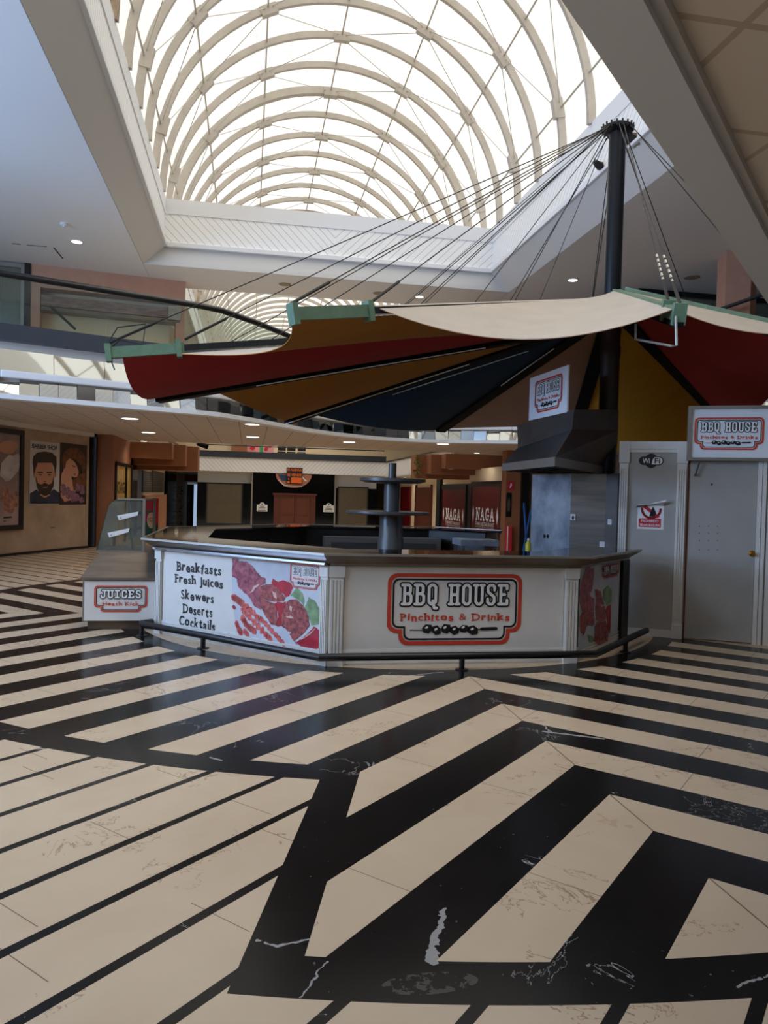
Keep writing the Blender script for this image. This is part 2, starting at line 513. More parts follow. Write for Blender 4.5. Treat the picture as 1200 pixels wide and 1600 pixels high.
def text(name, s, fr, cx, cz, width, height, m, parent, out=0.004, bold=0.0, shear=0.0, jig=0.0, thick=0.0008):
    """lettering as a thin mesh, fitted to width x height and centred on (cx, cz) of the frame"""
    cu = D.curves.new(name + '_curve', 'FONT'); cu.body = s; cu.size = 1.0
    cu.offset = bold; cu.shear = shear; cu.extrude = 0.0; cu.resolution_u = 4
    ob = D.objects.new(name + '_tmp', cu); COL.objects.link(ob)
    dg = bpy.context.evaluated_depsgraph_get()
    me = D.meshes.new_from_object(ob.evaluated_get(dg))
    D.objects.remove(ob); D.curves.remove(cu)
    xs = [v.co.x for v in me.vertices]; ys = [v.co.y for v in me.vertices]
    x0, x1, y0, y1 = min(xs), max(xs), min(ys), max(ys)
    sx = width / (x1 - x0); sy = height / (y1 - y0)
    mb = MB()
    vs = []
    for v in me.vertices:
        lx = (v.co.x - (x0 + x1) / 2) * sx; lz = (v.co.y - (y0 + y1) / 2) * sy
        if jig: lz += jig * math.sin(lx * 61.0 / max(height, 0.01) * 0.08 + 1.0)
        vs.append(fr(cx + lx, out, cz + lz))
    mb.add(vs, [tuple(p.vertices) for p in me.polygons])
    D.meshes.remove(me)
    return mb.build(name, m, parent)

def wild_text(name, st, fr, cx, cz, width, height, m, parent, out=0.004, bold=0.03, tilt=3.0):
    """playful lettering: every letter set on its own, tilted and bounced a little"""
    mb = MB(); x = 0.0; allv = []; polys = []; base = 0
    for i, ch in enumerate(st):
        if ch == ' ': x += 0.38; continue
        cu = D.curves.new('glyph', 'FONT'); cu.body = ch; cu.size = 1.0; cu.offset = 0.0 if ch == '&' else (bold if i % 3 else bold * 0.5); cu.resolution_u = 4
        ob = D.objects.new('glyph_tmp', cu); COL.objects.link(ob)
        me = D.meshes.new_from_object(ob.evaluated_get(bpy.context.evaluated_depsgraph_get()))
        D.objects.remove(ob); D.curves.remove(cu)
        x0 = min(v.co.x for v in me.vertices); x1 = max(v.co.x for v in me.vertices); ym = 0.3
        a = math.radians(tilt * (-1) ** i); dz = 0.05 * math.sin(i * 2.1)
        for v in me.vertices:
            lx, lz = v.co.x - (x0 + x1) / 2, v.co.y - ym
            allv.append((x + (x1 - x0) / 2 + lx * math.cos(a) - lz * math.sin(a), ym + dz + lx * math.sin(a) + lz * math.cos(a)))
        polys += [[k + base for k in p.vertices] for p in me.polygons]; base = len(allv)
        # small slab feet on the stems
        if ch in 'BFPDKkhl':
            for yy in (0.0, 0.68):
                q = [(-0.09, yy - 0.045), (0.16, yy - 0.045), (0.16, yy + 0.045), (-0.09, yy + 0.045)]
                for px_, pz_ in q:
                    lx, lz = px_ - (x1 - x0) / 2 + 0.02, pz_ - ym
                    allv.append((x + (x1 - x0) / 2 + lx * math.cos(a) - lz * math.sin(a), ym + dz + lx * math.sin(a) + lz * math.cos(a)))
                polys.append([base, base + 1, base + 2, base + 3]); base += 4
        x += (x1 - x0) + 0.11
        D.meshes.remove(me)
    xs = [p[0] for p in allv]; zs = [p[1] for p in allv]
    sx = width / (max(xs) - min(xs)); sz = height / (max(zs) - min(zs))
    mb.add([fr(cx + (p[0] - (max(xs) + min(xs)) / 2) * sx, out, cz + (p[1] - (max(zs) + min(zs)) / 2) * sz) for p in allv], polys)
    return mb.build(name, m, parent)

# slab-serif western capitals drawn as strokes in a 4 x 7 box
GLYPH = {
 'B': [[(0.1, 7), (2.7, 7), (3.4, 6.3), (3.4, 4.6), (2.8, 3.8), (1, 3.8)], [(2.8, 3.8), (3.7, 3.0), (3.7, 0.8), (2.9, 0), (0.1, 0)], [(1, 0), (1, 7)]],
 'Q': [[(1.6, 7), (2.6, 7), (3.5, 6.2), (3.5, 0.8), (2.6, 0), (1.6, 0), (0.7, 0.8), (0.7, 6.2), (1.6, 7)], [(2.3, 1.2), (2.6, -0.2), (3.0, -1.5), (4.0, -1.5)]],
 'O': [[(1.6, 7), (2.6, 7), (3.5, 6.2), (3.5, 0.8), (2.6, 0), (1.6, 0), (0.7, 0.8), (0.7, 6.2), (1.6, 7)]],
 'H': [[(0.8, 0), (0.8, 7)], [(3.4, 0), (3.4, 7)], [(0.8, 3.5), (3.4, 3.5)], [(0.0, 7), (1.5, 7)], [(0.0, 0), (1.5, 0)], [(2.7, 7), (4.2, 7)], [(2.7, 0), (4.2, 0)]],
 'U': [[(0.8, 7), (0.8, 0.8), (1.6, 0), (2.6, 0), (3.4, 0.8), (3.4, 7)], [(0.0, 7), (1.5, 7)], [(2.7, 7), (4.2, 7)]],
 'S': [[(3.5, 5.2), (3.5, 6.3), (2.8, 7), (1.5, 7), (0.7, 6.3), (0.7, 4.6), (3.4, 2.6), (3.4, 0.8), (2.6, 0), (1.4, 0), (0.6, 0.7), (0.6, 1.9)]],
 'E': [[(0.1, 7), (3.6, 7), (3.6, 5.6)], [(0.1, 0), (3.7, 0), (3.7, 1.5)], [(1, 0), (1, 7)], [(1, 3.6), (2.7, 3.6)]],
 'J': [[(1.4, 7), (4.0, 7)], [(2.9, 7), (2.9, 0.9), (2.2, 0), (1.2, 0), (0.5, 0.8), (0.5, 2.2)]],
 'I': [[(0.6, 7), (3.4, 7)], [(0.6, 0), (3.4, 0)], [(2, 0), (2, 7)]],
 'N': [[(0.7, 0), (0.7, 7), (3.4, 0), (3.4, 7)], [(0.0, 7), (0.9, 7)], [(2.7, 7), (4.1, 7)], [(0.0, 0), (1.4, 0)]],
 'A': [[(0.5, 0), (2.1, 7), (3.7, 0)], [(1.1, 2.4), (3.1, 2.4)], [(0.0, 0), (1.2, 0)], [(3.0, 0), (4.2, 0)]],
 'G': [[(3.5, 5.4), (3.0, 6.6), (2.1, 7), (1.2, 6.4), (0.7, 5), (0.7, 2), (1.2, 0.6), (2.1, 0), (3.0, 0.3), (3.4, 1.0), (3.4, 2.8)], [(2.7, 2.8), (4.0, 2.8)], [(3.5, 5.2), (3.5, 6.9)]],
 'C': [[(3.5, 5.0), (3.5, 6.3), (2.8, 7), (1.5, 7), (0.7, 6.3), (0.7, 0.7), (1.5, 0), (2.8, 0), (3.5, 0.7), (3.5, 2.0)]],
}
def stroke(mb, fr, pts, w, out, th=0.0008):
    base = out
    for i in range(len(pts) - 1):
        (ax, az), (bx, bz) = pts[i], pts[i + 1]
        L = math.hypot(bx - ax, bz - az)
        if L < 1e-6: continue
        nx, nz = -(bz - az) / L * w / 2, (bx - ax) / L * w / 2
        out = base + (len(mb.f) % 41) * 3e-5
        mb.add([fr(ax + nx, out, az + nz), fr(bx + nx, out, bz + nz), fr(bx - nx, out, bz - nz), fr(ax - nx, out, az - nz)], [(0, 1, 2, 3)])
    for p in pts:
        out = base + (len(mb.f) % 41) * 3e-5
        mb.add([fr(p[0] + w / 2 * math.cos(math.pi * k / 5), out, p[1] + w / 2 * math.sin(math.pi * k / 5)) for k in range(10)], [tuple(range(10))])
def western(s, fr, x0, z0, width, h, parent, out, white=True):
    """outlined slab-serif lettering: black body, white face"""
    n = 0.0
    for ch in s: n += 4.0 if ch == ' ' else 5.2
    n -= 1.0
    ux, uz = width / n, h / 7.0
    b, wt = MB(), MB(); cx = 0.0
    for ch in s:
        if ch == ' ': cx += 4.0; continue
        for pl in GLYPH[ch]:
            q = [(x0 + (cx + p[0]) * ux, z0 + p[1] * uz) for p in pl]
            stroke(b, fr, q, ux * 2.45, out)
            stroke(wt, fr, q, ux * 1.2, out + 0.002)
        cx += 5.2
    o = b.build('lettering_outline', M['ink_black'], parent)
    wt.build('lettering_face', M['ink_white'] if white else M['banner'], parent)
    return o

def plate_outline(w, h, r, nx, nz, inset=0.0):
    """rounded plate with stepped lower corners, the shape of the grill sign"""
    x1, z1, z0 = w / 2 - inset, h / 2 - inset, -h / 2 + inset
    zs = -h / 2 + nz + inset; xs = w / 2 - nx - inset
    pts = []
    def arc(cx, cz, a0, a1, rr):
        for k in range(6):
            a = math.radians(a0 + (a1 - a0) * k / 5); pts.append((cx + rr * math.cos(a), cz + rr * math.sin(a)))
    rr = max(r - inset * 0.6, 0.001)
    arc(x1 - rr, z1 - rr, 0, 90, rr); arc(-x1 + rr, z1 - rr, 90, 180, rr)
    arc(-x1 + rr, zs + rr, 180, 270, rr)
    pts.append((-xs, zs))
    arc(-xs + rr, z0 + rr, 180, 270, rr)
    arc(xs - rr, z0 + rr, 270, 360, rr)
    pts.append((xs, zs))
    arc(x1 - rr, zs + rr, 270, 360, rr)
    return pts
def ring_band(mb, fr, a, b, out):
    n = len(a)
    mb.add([fr(p[0], out, p[1]) for p in a] + [fr(p[0], out, p[1]) for p in b], [(i, (i + 1) % n, n + (i + 1) % n, n + i) for i in range(n)])
def grill_sign(parent, fr, w, h, words='BBQ HOUSE', sub='Pinchitos & Drinks', skewer=True, out=0.004):
    """red and black outlined plate with the lettering; frame origin at the plate's centre"""
    r, nx, nz = h * 0.13, w * 0.085, h * 0.17
    if not skewer: nx = w * 0.12
    o = lambda i: plate_outline(w, h, r, nx, nz, i)
    t = w * 0.028
    mb = MB(); ring_band(mb, fr, o(0), o(t), out); mb.build('border_red', M['ink_red'], parent)
    mb = MB(); ring_band(mb, fr, o(t * 1.3), o(t * 1.75), out); mb.build('border_black', M['ink_black'], parent)
    if skewer:
        western(words, fr, -w * 0.395, h * 0.075, w * 0.79, h * 0.265, parent, out + 0.001)
        wild_text('subtitle', sub, fr, 0, -h * 0.11, w * 0.82, h * 0.115, M['ink_red'], parent, out + 0.001, bold=0.036)
        mb = MB(); zc = -h * 0.285
        stroke(mb, fr, [(-w * 0.33, zc - h * 0.005), (w * 0.24, zc)], h * 0.014, out + 0.001)
        stroke(mb, fr, [(w * 0.20, zc + h * 0.006), (w * 0.31, zc + h * 0.012)], h * 0.046, out + 0.001)
        for i in range(6):
            x = -w * 0.205 + i * w * 0.068
            flat(mb, fr, ellipse(x, zc + h * 0.01 * (-1) ** i, w * 0.042, h * 0.066, 6, 0.6, 0.25 * (-1) ** i, 0.3, i), out + 0.001)
        mb.build('skewer_emblem', M['ink_black'], parent)
        mb = MB()
        for i in range(6):
            x = -w * 0.21 + i * w * 0.068
            flat(mb, fr, ellipse(x, zc + h * 0.02 + h * 0.012 * (-1) ** i, w * 0.014, h * 0.016, 7, 0, 0.5, 0.4, i + 9), out + 0.0035)
        mb.build('skewer_highlight', M['ink_white'], parent)
    else:
        western(words, fr, -w * 0.38, h * 0.05, w * 0.76, h * 0.26, parent, out + 0.001)
        wild_text('subtitle', sub, fr, 0, -h * 0.19, w * 0.68, h * 0.16, M['ink_red'], parent, out + 0.001)

# ================================================================== SETTING
# ------------------------------------------------------------------ floor
mb = MB(); mb.box((-18, -9, -0.2), (22, 27, 0))
structure(mb.build('floor', M['floor'], origin=(0, 0, 0)))
mb = MB(); mb.box((-18, 27, -0.8), (22, 76, -0.6))
structure(mb.build('floor', M['creamwall'], origin=(0, 40, -0.6)))

# ------------------------------------------------------------------ outer walls of the hall (mostly out of frame)
mb = MB(); mb.box((-18, -9, 0), (22, -8.8, 7))
structure(mb.build('wall_back', M['plaster']))
mb = MB(); mb.box((20, -9, -0.6), (20.2, 76, 7))
structure(mb.build('wall_right', M['plaster']))
mb = MB(); mb.box((-18, 75.8, -0.6), (22, 76, 13))
structure(mb.build('wall_far', M['plaster']))
mb = MB()
mb.box((-16.2, -9, 0), (-16, -2, 7)); mb.box((-16.2, 8, -0.6), (-16, 76, 7))
mb.box((-16.2, -2, 0), (-16, 8, 0.4)); mb.box((-16.2, -2, 6.7), (-16, 8, 7))
structure(mb.build('wall_left', M['plaster']))
mb = MB()
for y in (-2, 0, 2, 4, 6, 7.94): mb.box((-16.15, y, 0.4), (-16.05, y + 0.06, 6.7))
mb.box((-16.15, -2, 3.5), (-16.05, 8, 3.56))
structure(mb.build('assumed_window_2', M['black']))  # assumed window out of view, its opening added to admit daylight

# ------------------------------------------------------------------ upper ceiling with the skylight well
XL, XR = -2.63, 6.60
mb = MB()
mb.box((-16, -9, 7), (XL - 0.01, 76, 7.15)); mb.box((XR + 0.01, -9, 7), (20, 76, 7.15))
mb.box((XL, -9, 7), (XR, 0.98, 7.15)); mb.box((XL, 19.02, 7), (XR, 20.98, 7.15)); mb.box((XL, 73, 7), (XR, 76, 7.15))
structure(mb.build('ceiling', M['ceil'], origin=(0, 0, 7)))
# sloping cream margin, lip and grooved boards around the wells
for (ya, yb) in ((1.0, 19.0), (21.0, 73.0)):
    lx0, lx1, ly0, ly1 = XL + 0.48, XR - 0.48, ya + 0.05, yb - 0.0
    mb = MB()
    o = [(XL, ya), (XR, ya), (XR, yb), (XL, yb)]; i = [(lx0, ly0), (lx1, ly0), (lx1, ly1 + 0.04), (lx0, ly1 + 0.04)]
    for k in range(4):
        k2 = (k + 1) % 4
        mb.hexa([(*o[k], 7.0), (*o[k2], 7.0), (*o[k2], 7.1), (*o[k], 7.1), (*i[k], 7.44), (*i[k2], 7.44), (*i[k2], 7.54), (*i[k], 7.54)])
    structure(mb.build('trim_1', M['bevel']))
    mb = MB()                                                    # lip: a small roll along the foot of the boards
    t = 0.07
    mb.box((lx0 - 0.03, ly0, 7.44), (lx0 + t, ly1, 7.56)); mb.box((lx1 - t, ly0, 7.44), (lx1 + 0.03, ly1, 7.56))
    mb.box((lx0 + t, ly1 - t, 7.44), (lx1 - t, ly1 + 0.05, 7.56)); mb.box((lx0 + t, ly0 - 0.05, 7.44), (lx1 - t, ly0 + t, 7.56))
    structure(mb.build('trim_2', M['lip'], bevel=0.015))
    mb = MB(); mb.box((lx0 - 0.06, ly0, 7.5), (lx0, ly1, 8.57)); mb.box((lx1, ly0, 7.5), (lx1 + 0.06, ly1, 8.57))
    structure(mb.build('wall_well_side', M['grooveY'], origin=(1.985, 0, 7)))
    mb = MB(); mb.box((lx0 - 0.06, ly1 + 0.0, 7.5), (lx1 + 0.06, ly1 + 0.06, 8.57)); mb.box((lx0 - 0.06, ly0 - 0.06, 7.5), (lx1 + 0.06, ly0, 8.57))
    structure(mb.build('wall_well_end', M['grooveX'], origin=(1.985, 0, 7)))
    mb = MB()                                                    # plain capping band
    c = 0.02
    mb.box((lx0 - 0.05, ly0, 8.24), (lx0 + c, ly1, 8.60)); mb.box((lx1 - c, ly0, 8.24), (lx1 + 0.05, ly1, 8.60))
    mb.box((lx0 + c, ly1 - c, 8.24), (lx1 - c, ly1 + 0.05, 8.60))
    structure(mb.build('trim_3', M['lip']))

bn = Vector((-0.44, 0, -0.48)).normalized()
BV = Frame((XR, 0, 7.0), (0, 1, 0), bn, (-0.48, 0, 0.44))
hole = mat('broken_plaster_hole', (30, 26, 24), 0.9); edge_m = mat('broken_plaster_edge', (150, 138, 122), 0.9, c2=(70, 60, 52), vscale=20)
for lab, hx, hy, hw in (('larger dark hole broken in the sloping white margin right of the mast head', 984, 216, 0.16), ('smaller dark hole broken in the sloping white margin left of the mast', 936, 258, 0.11)):
    c = BV.pix(hx, hy); t = D.objects.new('plaster_hole', None); COL.objects.link(t); t.location = BV(c[0], 0, c[2]); WORLD[t.name] = Vector(t.location)
    t['label'] = lab; t['category'] = 'hole'; t['group'] = 'broken holes in the ceiling margin'
    mb = MB(); flat(mb, BV, ellipse(c[0], c[2], hw * 1.25, hw * 1.05, 16, 0, 0.4, 0.35, 3), 0.004); mb.build('broken_edge', edge_m, t)
    mb = MB(); flat(mb, BV, ellipse(c[0], c[2], hw, hw * 0.8, 16, 0, 0.4, 0.3, 5), 0.007); mb.build('dark_void', hole, t)

# ------------------------------------------------------------------ barrel-vaulted skylight
VX, VZ, VR = 1.975, 8.57, 4.13
sky = struct_empty('window_1', (VX, 20, VZ))
mb = MB()
seg = 40
rg = []
for y in (0.0, 73.0):
    rg.append([(VX + (VR + 0.13) * math.cos(math.pi * k / seg), y, VZ + (VR + 0.13) * math.sin(math.pi * k / seg)) for k in range(seg + 1)])
mb.loft(rg, cap=False, closed=False)
mb.build('glazing', M['glazing'], sky, smooth=True)
mb = MB()
for y in (0.0, 73.0):
    mb.prism([(VX + (VR + 0.1) * math.cos(math.pi * k / seg), VZ + (VR + 0.1) * math.sin(math.pi * k / seg)) for k in range(seg + 1)], y - 0.02, y + 0.02)
mb.v = [Vector((p.x, p.z, p.y)) for p in mb.v]
mb.build('end_wall', M['white'], sky)
STEP = 1.3
RIBS = [17.17 + STEP * k for k in range(-12, 43)]
JA = [90 + 25.7 * k for k in range(-3, 4)]
def arch_point(a, rad, y): return (VX + rad * math.cos(math.radians(a)), y, VZ + rad * math.sin(math.radians(a)))
for n, y in enumerate(RIBS):
    mb = MB(); wdt, dep = (0.045, 0.15) if abs(y - 21.07) > 0.3 else (0.085, 0.2)
    rings = []
    for k in range(37):
        a = 180.0 * k / 36
        rings.append([arch_point(a, VR + dq, y + s * wdt) for dq, s in ((-dep / 2, -1), (-dep / 2, 1), (dep / 2, 1), (dep / 2, -1))])
    mb.loft(rings)
    rusty = abs(y - 30.17) < 0.7 or abs(y - 12.0) < 0.1
    rib = mb.build('rib', M['ribrust'] if rusty else M['rib'], sky)
    if 8 < y < 33:
        for j, a in enumerate(JA):
            if (j + n) % 2: continue
            mb = MB()
            rings = [[arch_point(a + da, VR - 0.02 + dq, y + s * (wdt + 0.022)) for dq, s in ((-0.115, -1), (-0.115, 1), (0.1, 1), (0.1, -1))] for da in (-2.7, 0, 2.7)]
            mb.loft(rings); mb.build('joint_plate', M['rib'], rib)
for a in JA:
    mb = MB(); mb.tube([arch_point(a, VR + 0.02, 0.2), arch_point(a, VR + 0.02, 72.8)], 0.02, 8)
    mb.build('purlin', M['rod'], sky)
for n in range(len(RIBS) - 1):
    y0, y1 = RIBS[n], RIBS[n + 1]
    if not 8 < y0 < 34: continue
    mb = MB()
    for j in range(len(JA) - 1):
        aa, ab = (JA[j], JA[j + 1]) if (j + n) % 2 == 0 else (JA[j + 1], JA[j])
        mb.tube([arch_point(aa, VR - 0.05, y0), arch_point(ab, VR + 0.02, y1)], 0.009, 5)
    mb.build('tie_rods', M['rod'], sky)

# ------------------------------------------------------------------ near gallery overhead (upper right)
q2 = 0.70710678
def uvp(u, v): return ((u - v) * q2, (u + v) * q2)
mb = MB(); mb.prism([uvp(-5, 0.62), uvp(9.5, 0.62), (12, 7.0), (20, 7.0), (20, -8.8), uvp(-9, -6)], 3.06, 4.1)
structure(mb.build('ceiling', M['nearsoffit'], origin=(0, 0, 3.06)))
mb = MB(); mb.prism([uvp(-5, 0.65), uvp(9.5, 0.65), uvp(9.5, 0.84), uvp(-5, 0.84)], 2.99, 4.1)
structure(mb.build('trim_4', M['lip']))
mb = MB(); mb.prism([uvp(-5, 0.615), uvp(9.4, 0.615), uvp(9.4, 0.65), uvp(-5, 0.65)], 3.02, 3.07)
structure(mb.build('trim_5', M['bevel']))

# ------------------------------------------------------------------ far gallery (first floor), curved front
RIM = [(-15.9, 7.65), (-3.88, 12.71), (-0.95, 13.94), (-0.55, 14.2), (0.1, 15.04), (1.24, 16.79), (1.95, 17.55), (2.74, 18.15), (3.35, 18.45), (3.95, 18.6), (4.93, 18.51), (6.4, 17.88), (8.99, 16.33), (10.5, 12.9), (19.9, 11.6)]
def offset(path, d):
    """polyline moved d towards the atrium"""
    out = []
    for i in range(len(path)):
        p = Vector(path[i]); a = Vector(path[max(0, i - 1)]); b = Vector(path[min(len(path) - 1, i + 1)])
        t1 = (p - a).normalized() if i else (b - p).normalized()
        t2 = (b - p).normalized() if i < len(path) - 1 else t1
        n1, n2 = Vector((t1.y, -t1.x)), Vector((t2.y, -t2.x))
        m = (n1 + n2).normalized(); out.append(p + m * (d / max(0.5, m.dot(n1))))
    return out
def strip(path, da, db, z0, z1, mb=None):
    mb = mb or MB(); A, B = offset(path, da), offset(path, db)
    for i in range(len(path) - 1):
        mb.hexa([(*A[i], z0), (*A[i + 1], z0), (*B[i + 1], z0), (*B[i], z0), (*A[i], z1), (*A[i + 1], z1), (*B[i + 1], z1), (*B[i], z1)])
    return mb
back = [(19.9, 23.3), (6.6, 23.3), (-2.6, 23.3), (-15.9, 23.3)]
mb = MB(); mb.prism([tuple(p) for p in offset(RIM, -0.2)] + back, 3.0, 3.02)
structure(mb.build('ceiling', M['soffit'], origin=(0, 0, 3.0)))
mb = MB(); mb.prism([tuple(p) for p in offset(RIM, -0.12)] + back, 3.03, 4.1)
structure(mb.build('floor', M['plaster'], origin=(0, 20, 3.03)))
structure(strip(RIM, 0.0, -0.25, 2.95, 3.03).build('trim_6', M['lip']))
structure(strip(RIM, 0.02, -0.2, 3.28, 3.40).build('trim_7', M['lip'], bevel=0.02))
structure(strip(RIM, 0.05, -0.2, 3.86, 4.12).build('trim_8', M['bluedark']))
# mirrored cladding: narrow panels that are never quite in line
def mirror_cladding(z0, z1, pitch, sd, lean, jit):
    mb = MB(); rnd = random.Random(sd); path = offset(RIM, -0.06)
    for i in range(len(path) - 1):
        a, b = path[i], path[i + 1]; L = (b - a).length; n = max(1, round(L / pitch)); t = (b - a) / L; nn = Vector((t.y, -t.x))
        for k in range(n):
            p, q = a + t * (L * k / n + 0.004), a + t * (L * (k + 1) / n - 0.004)
            h = z1 - z0; ln = lean * h * (1 + rnd.uniform(-jit, jit)); j = [rnd.uniform(-0.02, 0.02) * jit for _ in range(2)]; j = [j[0], j[1], j[1] - ln, j[0] - ln]
            c = [p + nn * j[0], q + nn * j[1], q + nn * j[2], p + nn * j[3]]
            k0 = nn * -0.03
            mb.hexa([(*c[0], z0), (*c[1], z0), (*(c[1] + k0), z0), (*(c[0] + k0), z0), (*c[3], z1), (*c[2], z1), (*(c[2] + k0), z1), (*(c[3] + k0), z1)])
    return mb
structure(mirror_cladding(3.03, 3.28, 0.3, 3, 0.17, 0.7).build('wall_mirror_strip', M['mirror']))
structure(mirror_cladding(3.40, 3.86, 0.8, 5, 0.2, 0.12).build('wall_mirror_panels', M['mirror']))
# glass balustrade and handrail of the far gallery
bal = thing('balustrade', 'frameless glass balustrade with black handrail on the far upper gallery', 'balustrade', (-3.88, 12.71, 4.12))
pp = offset(RIM, -0.03)
for i in range(len(pp) - 1):
    a, b = pp[i], pp[i + 1]; L = (b - a).length; n = max(1, round(L / 1.6)); t = (b - a) / L
    for k in range(n):
        p, q = a + t * (L * k / n + 0.005), a + t * (L * (k + 1) / n - 0.005); w = Vector((t.y, -t.x)) * 0.012
        mb = MB(); mb.hexa([(*p, 4.12), (*q, 4.12), (*(q - w), 4.12), (*(p - w), 4.12), (*p, 4.88), (*q, 4.88), (*(q - w), 4.88), (*(p - w), 4.88)])
        mb.build('glass_panel', M['glasspane'], bal)
mb = MB(); mb.tube([(*p, 4.9) for p in offset(RIM, -0.03)], 0.055, 10); mb.build('handrail', M['black'], bal, smooth=True)

# ------------------------------------------------------------------ first floor behind the balustrade
PW = Frame((-5.36, 19.74, 4.1), (3.5, 0.58, 0))             # pinkish wall, along x to the right
def pw(px, py): return PW.pix(px, py)
L = pw(290, 440)[0]
mb = MB()
rx0, rz1 = pw(63, 450)[0], pw(150, 458)[2]
rx1 = L - 0.22
mb.fbox(PW, (0, -0.55, 0), (rx0, 0, 2.9)); mb.fbox(PW, (rx0, -0.55, rz1), (rx1, 0, 2.9)); mb.fbox(PW, (rx1, -0.55, 1.0), (L, 0, 2.9))
structure(mb.build('wall_upper_left', M['pink']))
mb = MB(); mb.fbox(PW, (rx0, -0.55, 0), (L - 0.35, -0.45, rz1 + 0.02)); structure(mb.build('wall_upper_recess', M['creamwall']))
o = thing('roller_shutter', 'weathered grey shutter box across the pinkish upper floor opening', 'shutter', PW(rx0, -0.2, pw(150, 482)[2]))
z = pw(150, 482)[2]
mb = MB(); mb.fbox(PW, (rx0 + 0.02, -0.44, z - 0.06), (L - 0.1, 0.02, z + 0.2)); mb.build('shutter_box', mat('weathered_board', (150, 122, 108), 0.8, c2=(88, 68, 60), vscale=4, stretch=(1, 1, 5)), o)
mb = MB(); mb.fbox(PW, (rx0 + 0.02, -0.40, z - 0.16), (L - 0.12, 0.0, z - 0.075)); mb.build('bottom_rail', M['steelbrown'], o)
mb = MB(); mb.fbox(PW, (L - 0.42, -0.3, z - 0.1), (L - 0.1, 0.06, z + 0.26)); mb.build('motor_housing', M['alu'], o)
mb = MB(); a, b = pw(78, 478), pw(118, 515); mb.bar(PW(a[0], 0.02, a[2]), PW(b[0], 0.02, b[2]), 0.05, 0.06); mb.build('brace', M['black'], o)
mb = MB(); c0 = pw(38, 450)[0]; mb.fbox(PW, (c0, -0.3, 0), (0, 0.03, 2.9)); structure(mb.build('trim_9', M['black']))
win = struct_empty('window_3', PW(-3, 0, 0))
mb = MB(); mb.fbox(PW, (-9, -0.1, 0), (c0, -0.07, 2.86)); mb.build('glass_pane', M['caseglass'], win)
mb = MB(); mb.fbox(PW, (-9, -0.12, 2.78), (c0, -0.02, 2.88)); mb.fbox(PW, (c0 - 0.08, -0.12, 0), (c0, -0.02, 2.8)); mb.build('window_frame', M['alu'], win)
mb = MB(); mb.box((-15.9, 24.0, 4.1), (-5.6, 24.1, 7)); structure(mb.build('wall_upper_shop', M['plaster']))
# far side of the first floor on the right
mb = MB(); mb.box((5.9, 20.4, 4.1), (9.6, 20.9, 7)); structure(mb.build('wall_upper_right', M['pink']))
win = struct_empty('window_4', (12.5, 17.8, 4.1))
mb = MB(); mb.box((9.6, 17.8, 4.1), (16, 17.83, 6.9)); mb.build('glass_pane', M['caseglass'], win)
mb = MB(); mb.box((9.6, 17.74, 6.86), (16, 17.86, 6.99)); mb.box((9.6, 17.74, 4.1), (9.7, 17.86, 6.86)); mb.build('window_frame', M['black'], win)
mb = MB(); mb.box((9.6, 21, 4.1), (19.9, 21.1, 7)); structure(mb.build('wall_upper_shop', M['plaster']))
c = at_d(1172, 480, 16.0)
colx, coly = c.x, c.y
mb = MB(); mb.prism([(colx, coly), (colx - 0.5, coly + 0.14), (colx - 0.3, coly + 0.75), (colx + 0.5, coly + 0.5)], 4.1, 7)
structure(mb.build('wall_column_upper', M['pink']))
mb = MB(); hA, hB = at_d(1104, 491, 16.0), at_d(1215, 452, 15.1); mb.tube([Vector((hA.x, hA.y, 4.1)), hA - Vector((0, 0, 0.05)), hA, hB], 0.04, 8)
bal2 = tag(mb.build('handrail', M['black'], origin=(hA.x, hA.y, 4.1)), 'black handrail end beside the brown column on the upper right', 'handrail')

# ------------------------------------------------------------------ ground floor, left: stone wall, corridor
A, B = at_z(0, 870, 0), at_z(137, 856, 0)
WL = Frame((A.x, A.y, 0), (B.x - A.x, B.y - A.y, 0))
wl = lambda px, py: WL.pix(px, py)
m = mat('beige_stone_wall', (178, 156, 134), 0.4, c2=(150, 128, 106), vscale=1.6)
M['marblewall'] = m
LW = WL.local((B.x, B.y, 0))[0]
mb = MB(); mb.fbox(WL, (-9, -0.2, 0), (LW, 0, 3.0)); structure(mb.build('wall_stone_left', m, origin=WL(0, 0, 0)))
mb = MB(); mb.fbox(WL, (-9, 0, 2.9), (LW, 0.14, 3.0)); structure(mb.build('trim_10', M['bevel']))
mb = MB(); mb.fbox(WL, (-9, 0, 0), (LW, 0.02, 0.06)); structure(mb.build('baseboard_left', M['black']))
YP = 20.9
def xa(px, y): return at_y(px, 775, y).x
mb = MB(); mb.box((xa(137, YP), YP, 0), (xa(149, YP), YP + 0.3, 3.0)); structure(mb.build('trim_11', M['black']))
mb = MB(); mb.box((xa(149, 21.1), 21.1, 0), (-3.60, 21.4, 3.0)); mb.box((-4.2, 21.4, 2.25), (-3.6, 27, 3.0)); structure(mb.build('wall_brown_left', M['brown']))
CL, CR = -3.6, 7.54                                         # corridor walls beyond the roundel
mb = MB(); mb.box((CL - 0.3, 27.0, -0.6), (CL, 46, 3.0)); structure(mb.build('wall_corridor_left', M['creamwall']))
